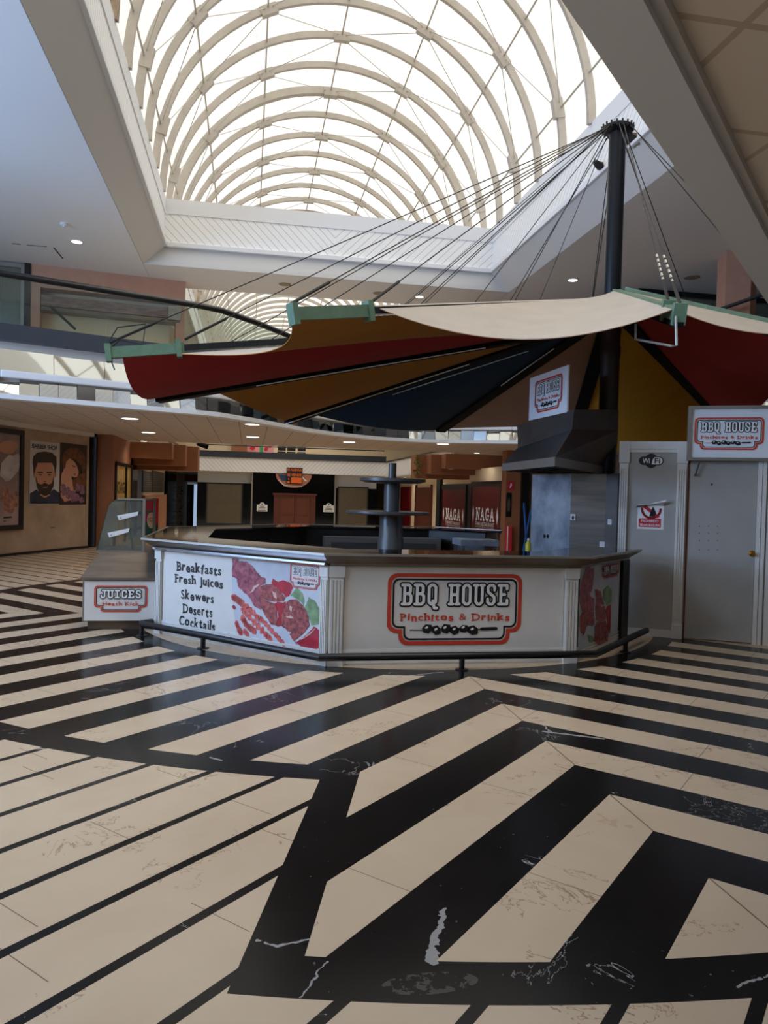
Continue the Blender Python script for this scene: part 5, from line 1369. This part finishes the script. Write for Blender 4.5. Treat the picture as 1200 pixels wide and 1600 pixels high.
# its sign
HS_ = Frame((H0.x, H0.y, 0), (H1.x - H0.x, H1.y - H0.y, 0))
hp = at_d(856, 640, 9.3)
SF = Frame((hp.x, hp.y, 0), (t1.x - t0.x, t1.y - t0.y, 0))
a_, b_ = SF.pix(826, 661), SF.pix(888, 568)
t = thing('hood_sign', 'white BBQ HOUSE board propped on top of the extractor hood', 'sign', SF((a_[0] + b_[0]) / 2, 0, a_[2]))
zl0, zl1 = SF.pix(827, 660)[2], SF.pix(831, 592)[2]; zr0, zr1 = SF.pix(885, 641)[2], SF.pix(888, 568)[2]
mb = MB(); mb.fbox(SF, (a_[0], -0.02, (zl0 + zr0) / 2), (b_[0], 0, (zl1 + zr1) / 2)); mb.build('board', M['signboard'], t)
ww, hh = b_[0] - a_[0], (zl1 + zr1) / 2 - (zl0 + zr0) / 2
grill_sign(t, SF.sub((a_[0] + b_[0]) / 2 + ww * 0.02, 0, (zl0 + zr0 + zl1 + zr1) / 4), ww * 0.72, hh * 0.74, out=0.003)
# splashback; window sheen and shade are put into its panel colours
t = thing('splashback', 'brushed steel splashback panels below the extractor hood', 'splashback', (4.2, 9.4, 0.6))
S = [at_d(830, 800, 10.4), at_d(891, 800, 9.6), at_d(946, 800, 9.45), at_d(964, 800, 9.0)]
S = [Vector((p.x, p.y)) for p in S]
for k in range(3):
    a, b = S[k], S[k + 1]; tt = (b - a).normalized(); nn = Vector((-tt.y, tt.x)) * 0.03
    mb = MB(); mb.hexa([(*a, 0.1), (*b, 0.1), (*(b + nn), 0.1), (*(a + nn), 0.1), (*a, 1.93), (*b, 1.93), (*(b + nn), 1.93), (*(a + nn), 1.93)])
    mb.build('panel', [M['sheen_steel'], M['steel'], M['hood']][k], t)
SP = Frame((*S[0], 0), (*(S[1] - S[0]), 0)); SP2 = Frame((*S[1], 0), (*(S[2] - S[1]), 0)); SP3 = Frame((*S[2], 0), (*(S[3] - S[2]), 0))
mb = MB(); [blob(mb, SP, x, 838, 1.9, 3.4, 0.002, wob=0.2, seed=x) for x in (851, 856)]; mb.build('cable_holes', M['ink_black'], t)
mb = MB(); a = wrect(SP2, 891.5, 813, 899, 803); mb.fbox(SP2, (a[0], 0.0, a[1]), (a[2], 0.012, a[3])); mb.build('socket_plate', M['white'], t)
mb = MB(); blob(mb, SP2, 895.5, 809, 2.0, 3.2, 0.013, wob=0); mb.build('socket_hole', M['ink_black'], t)
mb = MB(); a = wrect(SP3, 951, 820, 956, 811); mb.fbox(SP3, (a[0], 0.0, a[1]), (a[2], 0.012, a[3])); mb.build('switch', M['white'], t)
mb = MB(); a = wrect(SP2, 937, 855, 945.5, 846); mb.fbox(SP2, (a[0], 0.0, a[1]), (a[2], 0.012, a[3])); mb.build('socket_plate', M['white'], t)
t = thing('grill_table', 'steel grill table under the extractor hood', 'table', (3.9, 9.0, 0))
mb = MB(); mb.prism([(3.5, 9.0), (3.52, 8.3), (3.85, 8.3), (4.05, 8.6), (4.0, 9.0)], 0.82, 0.88); mb.build('top', M['steel'], t)
for x, y in ((3.56, 8.94), (3.58, 8.38), (3.94, 8.9)): mb = MB(); mb.box((x - 0.02, y - 0.02, 0), (x + 0.02, y + 0.02, 0.82)); mb.build('leg', M['steel'], t)
# brooms and a yellow bottle left of the splashback
for lab, (x0, y0), (x1, y1), d0, d1_ in (('upright blue broom handle left of the steel splashback', (819, 786), (823, 856), 10.95, 10.75), ('leaning blue broom handle crossing the upright one', (830, 797), (819.5, 853), 10.85, 10.65)):
    a, b = at_d(x0, y0, d0), at_d(x1, y1, d1_)
    dirn = (b - a).normalized(); foot = a + dirn * ((0.1 - a.z) / dirn.z)
    t = thing('broom', lab, 'broom', (foot.x, foot.y, 0), 'blue brooms inside the kiosk')
    mb = MB(); mb.tube([a, foot], 0.016, 10); mb.build('handle', mat('blue_plastic', (46, 104, 168), 0.4), t)
    mb = MB(); mb.box((foot.x - 0.14, foot.y - 0.03, 0.0), (foot.x + 0.14, foot.y + 0.03, 0.12)); mb.build('head', M['bluedark'], t)
a = at_d(825.5, 852, 9.8)
t = thing('yellow_bottle', 'yellow bottle beside the broom handles', 'bottle', (a.x, a.y, 0.86))
mb = MB(); mb.lathe((a.x, a.y), [(0.035, 0.86), (0.04, 0.9), (0.04, 1.0), (0.015, 1.05)], 14); mb.build('body', mat('yellow_plastic', (206, 190, 40), 0.4), t, smooth=True)
mb = MB(); mb.lathe((a.x, a.y), [(0.016, 1.05), (0.016, 1.08)], 10); mb.build('cap', M['ink_white'], t)
t = thing('side_shelf', 'low dark shelf carrying the yellow bottle', 'shelf', (a.x, a.y, 0))
mb = MB(); mb.box((a.x - 0.08, a.y - 0.08, 0.82), (a.x + 0.07, a.y + 0.07, 0.86)); mb.build('top', M['hood'], t)
mb = MB(); mb.box((a.x - 0.07, a.y - 0.07, 0), (a.x + 0.06, a.y + 0.06, 0.82)); mb.build('body', M['hood'], t)

# ------------------------------------------------------------------ storeroom front with WiFi panel and door
A, B = at_z(970, 990.5, 0), at_z(1188, 1007.5, 0)
W = Frame((A.x, A.y, 0), (B.x - A.x, B.y - A.y, 0)); wp = lambda x, y: pxw(W, x, y)
xa0, xa1 = wp(964, 850)[0], wp(1071, 850)[0]; zt_ = wp(1010, 690)[1]
t = structure(D.objects.new('wall_storeroom', None)) if False else struct_empty('wall_storeroom', W(xa0, 0, 0))
mb = MB(); mb.fbox(W, (xa0, -0.07, 0), (xa1, 0, zt_)); mb.build('panel', M['dirtywhite'], t)
for x0, x1 in ((964, 978), (1054, 1069)): pilaster(W, wp(x0, 850)[0], wp(x1, 850)[0], 0, zt_, t, 0.025)
mb = MB(); mb.fbox(W, (wp(978, 850)[0], 0, zt_ - 0.09), (wp(1054, 850)[0], 0.03, zt_)); mb.fbox(W, (wp(978, 850)[0], 0, zt_ - 0.13), (wp(1054, 850)[0], 0.018, zt_ - 0.09)); mb.build('cornice', M['whitew'], t)
mb = MB(); mb.fbox(W, (wp(978, 850)[0], 0, 0), (wp(1054, 850)[0], 0.018, 0.09)); mb.build('skirting', M['whitew'], t)
xd0, xd1 = wp(1074, 850)[0], wp(1180, 850)[0]; zd = wp(1100, 716)[1]
mb = MB(); mb.fbox(W, (xa1, -0.07, 0), (xd0, 0.004, zd)); mb.build('gap_strip', M['woodtrim'], t)
dr = struct_empty('door_4', W(xd0, 0, 0))
mb = MB(); mb.fbox(W, (xd0, -0.05, 0.015), (xd1 - 0.004, 0.0, zd)); mb.build('door_leaf', M['dirtywhite'], dr)
mb = MB(); mb.fbox(W, (xd1, -0.06, 0), (xd1 + 0.045, 0.02, zd)); mb.fbox(W, (xd1 + 0.052, -0.06, 0), (xd1 + 0.09, 0.035, zd)); mb.build('door_frame', M['whitew'], dr)
c = W.pix(1175, 865)
mb = MB(); mb.tube([W(c[0], 0, c[2]), W(c[0], 0.012, c[2])], 0.035, 18); mb.tube([W(c[0], 0.012, c[2]), W(c[0], 0.04, c[2]), W(c[0], 0.065, c[2])], [0.012, 0.014, 0.026], 16); mb.fbox(W, (c[0] + 0.02, 0, c[2] - 0.03), (c[0] + 0.075, 0.008, c[2] + 0.03)); mb.build('door_knob', M['brass'], dr, smooth=True)
mb = MB(); mb.tube([W(*[wp(1092, 723)[0], 0.06, wp(1092, 723)[1]]), W(wp(1086, 742)[0], 0.05, wp(1086, 742)[1])], 0.009, 8); mb.tube([W(wp(1086, 742)[0], 0.0, wp(1086, 742)[1]), W(wp(1086, 742)[0], 0.055, wp(1086, 742)[1])], 0.013, 8); mb.build('closer_arm', M['hood'], dr)
mb = MB()
for yy in (822, 833, 845, 859):
    for xx in (1093, 1107, 1121): blob(mb, W, xx, yy, 0.9, 0.9, 0.001, 8, wob=0)
blob(mb, W, 1112, 757, 2.0, 2.0, 0.001, 10, wob=0)
mb.build('screw_holes', M['hood'], dr)
mb = MB(); mb.fbox(W, (xd1 + 0.09, -0.07, 0), (xd1 + 3.0, 0, 2.7)); structure(mb.build('wall_storeroom_side', M['dirtywhite']))
mb = MB(); mb.fbox(W, (xd1 + 0.11, 0, 0), (xd1 + 0.21, 0.03, 2.1)); structure(mb.build('trim_23', M['whitew']))
# sign over the door
WS = W.sub(0, 0.10, 0)
a = wrect(WS, 1073, 635, 1240, 720)
zs1, zs0 = WS.pix(1130, 634)[2], WS.pix(1130, 720)[2]
t = thing('door_sign', 'framed white BBQ HOUSE sign box over the storeroom door', 'sign', WS((a[0] + a[2]) / 2, 0, zs0))
mb = MB(); mb.fbox(W, (a[0] + 0.025, 0.0, zs0 + 0.025), (a[2], 0.09, zs1 - 0.025)); mb.build('face', M['signboard'], t)
mb = MB(); mb.fbox(W, (a[0], 0.0, zs0), (a[0] + 0.035, 0.115, zs1)); mb.fbox(W, (a[0] + 0.035, 0.0, zs0), (a[2], 0.115, zs0 + 0.035)); mb.fbox(W, (a[0] + 0.035, 0.0, zs1 - 0.035), (a[2], 0.115, zs1)); mb.fbox(W, (a[2], 0.0, zs0), (a[2] + 0.035, 0.115, zs1)); mb.build('sign_frame', M['alu'], t)
b = wrect(WS, 1084, 651, 1195, 704); z1_, z0_ = WS.pix(1140, 652)[2], WS.pix(1140, 703)[2]
grill_sign(t, W.sub((b[0] + b[2]) / 2, 0.091, (z0_ + z1_) / 2), b[2] - b[0], z1_ - z0_, out=0.003)
# WiFi emblem
c = wp(1017.5, 720); s_ = wp(1037, 720)[0] - wp(998, 720)[0]
t = thing('wifi_sticker', 'black and white WiFi sticker on the white storeroom panel', 'sticker', W(c[0], 0, c[1] - s_ * 0.3))
mb = MB(); flat(mb, W, ellipse(c[0], c[1], s_ * 0.27, s_ * 0.31, 26), 0.002); flat(mb, W, ellipse(c[0] - s_ * 0.3, c[1], s_ * 0.2, s_ * 0.185, 22), 0.0022); flat(mb, W, ellipse(c[0] + s_ * 0.3, c[1], s_ * 0.2, s_ * 0.185, 22), 0.0024); flat(mb, W, rect(c[0] - s_ * 0.3, c[1] - s_ * 0.185, c[0] + s_ * 0.3, c[1] + s_ * 0.185), 0.0026); mb.build('badge', M['ink_black'], t)
mb = MB(); flat(mb, W, [(c[0] + s_ * 0.02, c[1] - s_ * 0.15), (c[0] + s_ * 0.3, c[1] - s_ * 0.15)] + [(c[0] + s_ * 0.3 + s_ * 0.16 * math.cos(math.radians(q)), c[1] + s_ * 0.15 * math.sin(math.radians(q))) for q in (-60, -20, 20, 60)] + [(c[0] + s_ * 0.3, c[1] + s_ * 0.15), (c[0] + s_ * 0.12, c[1] + s_ * 0.15), (c[0] + s_ * 0.06, c[1] + s_ * 0.06)], 0.0042); mb.build('white_half', M['ink_white'], t)
text('lettering', 'Wi', W, c[0] - s_ * 0.2, c[1], s_ * 0.3, s_ * 0.22, M['ink_white'], t, 0.0046, bold=0.02)
text('lettering', 'Fi', W, c[0] + s_ * 0.25, c[1], s_ * 0.22, s_ * 0.22, M['ink_black'], t, 0.006, bold=0.02)
# torn notice
a = wrect(W, 996, 827, 1037, 789)
a = (wp(996, 810)[0], wp(1016, 827)[1], wp(1037, 810)[0], wp(1016, 787)[1])
t = thing('litter_notice', 'half-peeled red and white no-littering notice on the storeroom panel', 'notice', W((a[0] + a[2]) / 2, 0, a[1]))
wn, hn = a[2] - a[0], a[3] - a[1]; NF = W.sub(a[0], 0, a[1])
mb = MB(); flat(mb, NF, [(0, 0), (wn, 0), (wn, hn), (wn * 0.75, hn * 0.92), (0, hn * 0.97)], 0.001, th=0.002); mb.build('sheet', M['ink_white'], t)
mb = MB()
for k in range(24):
    a0_, a1_ = math.radians(180 + 180 * k / 24 - 10), math.radians(180 + 180 * (k + 1) / 24 + 8)
    flat(mb, NF, [(wn * 0.52 + wn * r_ * math.cos(q), hn * 0.78 + wn * r_ * math.sin(q)) for q, r_ in ((a0_, 0.31), (a1_, 0.31), (a1_, 0.40), (a0_, 0.40))], 0.0035)
flat(mb, NF, [(wn * 0.18, hn * 0.86), (wn * 0.28, hn * 0.96), (wn * 0.86, hn * 0.5), (wn * 0.76, hn * 0.44)], 0.0037)
flat(mb, NF, rect(wn * 0.05, hn * 0.08, wn * 0.9, hn * 0.42), 0.0035); mb.build('red_print', M['ink_ltred'], t)
mb = MB(); flat(mb, NF, [(wn * 0.45, hn * 0.5), (wn * 0.66, hn * 0.5), (wn * 0.7, hn * 0.66), (wn * 0.58, hn * 0.9), (wn * 0.5, hn * 0.7)], 0.0053); mb.build('figure', M['ink_black'], t)
text('lettering', 'PROHIBIDO', NF, wn * 0.475, hn * 0.325, wn * 0.66, hn * 0.1, M['ink_white'], t, 0.0055, bold=0.01)
text('lettering', 'TIRAR BASURA', NF, wn * 0.475, hn * 0.165, wn * 0.78, hn * 0.1, M['ink_white'], t, 0.0055, bold=0.01)
mb = MB(); R_ = []
for k in range(7):
    u = k / 6; R_.append([NF(-0.02 * u, 0.006 + 0.03 * math.sin(u * 2.0), hn * (0.95 - 0.12 * u)), NF(wn * (0.95 + 0.12 * u), 0.006 + 0.07 * math.sin(u * 2.2), hn * (0.92 + 0.26 * u))])
mb.add([p for r_ in R_ for p in r_], [(2 * k, 2 * k + 1, 2 * k + 3, 2 * k + 2) for k in range(6)])
mb.build('curled_flap', M['ink_white'], t, smooth=True)

# ------------------------------------------------------------------ cable-stayed parasol over the kiosk
PX, PY = 4.60, 9.20
par = thing('cable_parasol', 'huge multicoloured sailcloth parasol hung by cables from a dark steel mast', 'parasol', (PX, PY, 0))
mb = MB(); mb.lathe((PX, PY), [(0.108, 0.0), (0.108, 6.42)], 36); mb.build('mast', M['mast'], par, smooth=True)
mb = MB(); mb.lathe((PX, PY), [(0.115, 2.3), (0.122, 2.35), (0.122, 3.45), (0.13, 3.5), (0.13, 3.6), (0.122, 3.62), (0.122, 3.75), (0.13, 3.78), (0.13, 3.84)], 28); mb.build('mast_sleeve', mat('sleeve_brown', (58, 44, 38), 0.5, 0.3), par, smooth=True)
mb = MB(); mb.lathe((PX, PY), [(0.11, 6.36), (0.2, 6.40), (0.2, 6.43), (0.14, 6.47), (0.02, 6.48)], 28); mb.build('mast_cap', M['mast'], par, smooth=True)
for k in range(18):
    a = 2 * math.pi * k / 18
    mb = MB(); mb.tube([(PX + 0.19 * math.cos(a), PY + 0.19 * math.sin(a), 6.38), (PX + 0.2 * math.cos(a), PY + 0.2 * math.sin(a), 6.46)], 0.012, 6); mb.build('shackle', M['cable'], par)
ARM = {}
for nm, (px, py), z, zh in (('A3', (1062, 491), 3.35, 4.26), ('A2', (455, 491), 3.25, 4.16), ('A1', (165, 552), 3.10, 3.92), ('A0', (233, 618), 2.85, 3.95), ('A9', (441, 654), 2.80, 4.05),
                          ('A8', (684, 668), 2.80, 4.10), ('A7', (898, 668), 2.80, 4.12), ('A6', (1142, 668), 2.95, 4.18), ('A5', (1290, 527), 3.40, 4.30)):
    tip = at_z(px, py, z); d = Vector((tip.x - PX, tip.y - PY)).normalized()
    ARM[nm] = (Vector((PX + d.x * 0.14, PY + d.y * 0.14, zh)), tip)
def arm(nm, t): a, b = ARM[nm]; return a.lerp(b, t)
GREEN0 = {'A3': 0.02, 'A2': 0.80, 'A1': 0.86, 'A0': 0.995, 'A9': 0.99, 'A8': 0.99, 'A7': 0.99, 'A6': 0.99, 'A5': 0.02}
for nm in ARM:
    g = GREEN0[nm]
    mb = MB(); mb.bar(arm(nm, 0), arm(nm, g), 0.10, 0.07); ao = mb.build('arm', M['black'], par)
    if g < 0.9:
        mb = MB(); mb.bar(arm(nm, g), arm(nm, 1.0), 0.09, 0.12); mb.build('green_beam', M['green'], ao)
        for q in (0.995, g + 0.01 if g > 0.5 else 0.86):
            c = arm(nm, q); dd = (ARM[nm][1] - ARM[nm][0]).normalized()
            mb = MB(); mb.bar(c - dd * 0.03, c + dd * 0.03, 0.12, 0.2); mb.build('end_bracket', M['green'], ao)
        if g < 0.5:
            mb = MB(); mb.bar(arm(nm, 0.0) + Vector((0, 0, -0.1)), arm(nm, 1.0) + Vector((0, 0, -0.1)), 0.08, 0.05); mb.build('under_rail', M['matteblack'], ao)
    else:
        mb = MB(); mb.bar(arm(nm, 0.0) + Vector((0, 0, -0.085)), arm(nm, 0.98) + Vector((0, 0, -0.085)), 0.19, 0.06); mb.build('under_rail', M['matteblack'], ao)
def sail(na, nb, ta, tb, drop, pull, mlow, low=-0.055, t0=0.04):
    n, mth = 18, 14
    P = []
    for j in range(mth + 1):
        row = []
        for i in range(n + 1):
            s = i / n; q = 4 * s * (1 - s); tt = j / mth
            k = tt * (1 - pull * q)
            p = arm(na, t0 + (ta - t0) * k).lerp(arm(nb, t0 + (tb - t0) * k), s)
            p.z += low - drop * q * (tt ** 1.6) - 0.02 * math.sin(3.1 * tt) * q
            row.append(p)
        P.append(row)
    flatp = [p for r_ in P for p in r_]; W1 = n + 1; N1 = len(flatp)
    mb = MB(); mb.add(flatp + [p + Vector((0, 0, 0.008)) for p in flatp], [])
    up_first = True
    for j in range(mth):
        for i in range(n):
            f_ = [j * W1 + i, j * W1 + i + 1, (j + 1) * W1 + i + 1, (j + 1) * W1 + i]
            mb.f.append(f_); mb.mi.append(0)
            mb.f.append([N1 + q for q in reversed(f_)]); mb.mi.append(1)
    e = [i for i in range(W1)] + [j * W1 + n for j in range(1, mth + 1)] + [mth * W1 + i for i in range(n - 1, -1, -1)] + [j * W1 for j in range(mth - 1, 0, -1)]
    for i in range(len(e)):
        a, b = e[i], e[(i + 1) % len(e)]; mb.f.append([a, b, N1 + b, N1 + a]); mb.mi.append(0)
    return mb.build('sail', [mlow, M['canvas']], par, smooth=True)
sail('A3', 'A2', 0.97, 0.80, 0.32, 0.02, M['sail_tan'], 0.05)
sail('A2', 'A1', 1.0, 0.88, 0.16, 0.10, M['sail_gold'])
sail('A1', 'A0', 0.97, 0.99, 0.14, -0.01, M['sail_red'])
sail('A0', 'A9', 0.86, 0.99, 0.16, 0.05, M['sail_gold'])
sail('A9', 'A8', 0.90, 0.99, 0.16, 0.04, M['sail_blue'])
sail('A8', 'A7', 0.98, 0.96, 0.05, 0.05, M['sail_tan'])
sail('A7', 'A6', 0.98, 0.98, 0.42, -0.04, M['sail_yellow'])
sail('A6', 'A5', 0.98, 0.95, 0.16, 0.0, M['sail_red'])
sail('A5', 'A3', 0.97, 0.97, 0.10, 0.03, M['sail_tan'], 0.02)
# stays from the mast head to the arms
for nm in ARM:
    b = ARM[nm][1]; d = Vector((b.x - PX, b.y - PY)).normalized(); sd = Vector((-d.y, d.x))
    qs = (1.0, GREEN0[nm]) if 0.5 < GREEN0[nm] < 0.9 else (1.0, 0.86)
    for k, q in enumerate(qs):
        top = Vector((PX + d.x * 0.19 + sd.x * 0.03 * (k * 2 - 1), PY + d.y * 0.19 + sd.y * 0.03 * (k * 2 - 1), 6.40)); end = arm(nm, q) + Vector((0, 0, 0.1))
        mb = MB(); mb.tube([top, end], 0.0065, 6)
        turn = end.lerp(top, 0.06)
        mb.tube([end, end.lerp(top, 0.09)], 0.016, 7)
        if nm == 'A3':
            nv = Vector((0, 0, 1))
            cb = mb.build('cable', M['cable'], par); mb = MB()
            for h in range(9): c = end.lerp(top, 0.02 + 0.022 * h); mb.tube([c, c + (top - end).normalized() * 0.05], 0.013, 6)
            mb.build('turnbuckle_chain', M['chain'], cb); continue
        mb.build('cable', M['cable'], par)
    for q in (0.5,):
        top = Vector((PX + d.x * 0.19, PY + d.y * 0.19, 6.38)); mb = MB(); mb.tube([top, arm(nm, q) + Vector((0, 0, 0.04))], 0.005, 6)
        if nm in ('A2', 'A1', 'A0', 'A9', 'A8'): mb.build('cable', M['cable'], par)
# a loose wire loop at the leftmost beam end, a hanging pipe at the near one
e = ARM['A1'][1]
mb = MB(); mb.tube([e + Vector((0, 0, 0.08)), e + Vector((0.12, 0.02, 0.3)), e + Vector((0.42, 0.02, 0.36)), e + Vector((0.4, 0, 0.12)), e + Vector((0.15, 0, 0.16)), e + Vector((0.02, 0, 0.02)), e + Vector((0.1, 0, -0.18))], 0.008, 6); mb.build('wire_loop', M['cable'], par)
dz = ARM['A3'][1]
dd = (dz - eye_ if False else dz - EYE).dot(FW)
mb = MB(); mb.tube([at_d(1056, 494, dd), at_d(1057, 540, dd), at_d(1050, 541, dd), at_d(993, 530, dd + 0.5), at_d(993, 506, dd + 0.5)], 0.012, 8); mb.build('hanging_pipe', M['chain'], par)
for nm, q0, q1, off in (('A0', 0.25, 0.75, 0.16), ('A9', 0.35, 0.97, 0.12), ('A9', 0.2, 0.62, -0.18), ('A8', 0.2, 0.5, 0.16)):
    d = (ARM[nm][1] - ARM[nm][0]).normalized(); sd = Vector((-d.y, d.x, 0)) * off
    mb = MB(); mb.tube([arm(nm, q0) + sd + Vector((0, 0, -0.14)), arm(nm, q1) + sd + Vector((0, 0, -0.14))], 0.007, 6); mb.build('conduit', M['ink_white'], par)

# ------------------------------------------------------------------ small fittings
p = at_y(323, 699, 25.6)
t = thing('spotlight', 'small black spotlight on the end of the left brown bulkhead', 'spotlight', (p.x, p.y, p.z))
mb = MB(); mb.tube([(p.x + 0.05, p.y, p.z + 0.02), (p.x - 0.3, p.y, p.z + 0.1)], [0.09, 0.06], 12); mb.build('body', M['matteblack'], t, smooth=True)
mb = MB(); mb.tube([(p.x - 0.1, p.y, p.z + 0.04), (p.x - 0.12, p.y, 3.0)], 0.02, 8); mb.build('bracket', M['matteblack'], t)
t = thing('ceiling_crack', 'thin dark cracks beside the lit downlight in the bluish upper ceiling', 'crack', (at_z(60, 383, 7).x, at_z(60, 383, 7).y, 6.99))
for (x0, y0), (x1, y1) in (((19, 380.5), (32, 382)), ((42, 383), (73, 385.5)), ((84, 387), (98, 404))):
    mb = MB(); mb.bar(at_z(x0, y0, 6.996), at_z(x1, y1, 6.996), 0.025, 0.006); mb.build('crack_line', M['matteblack'], t)
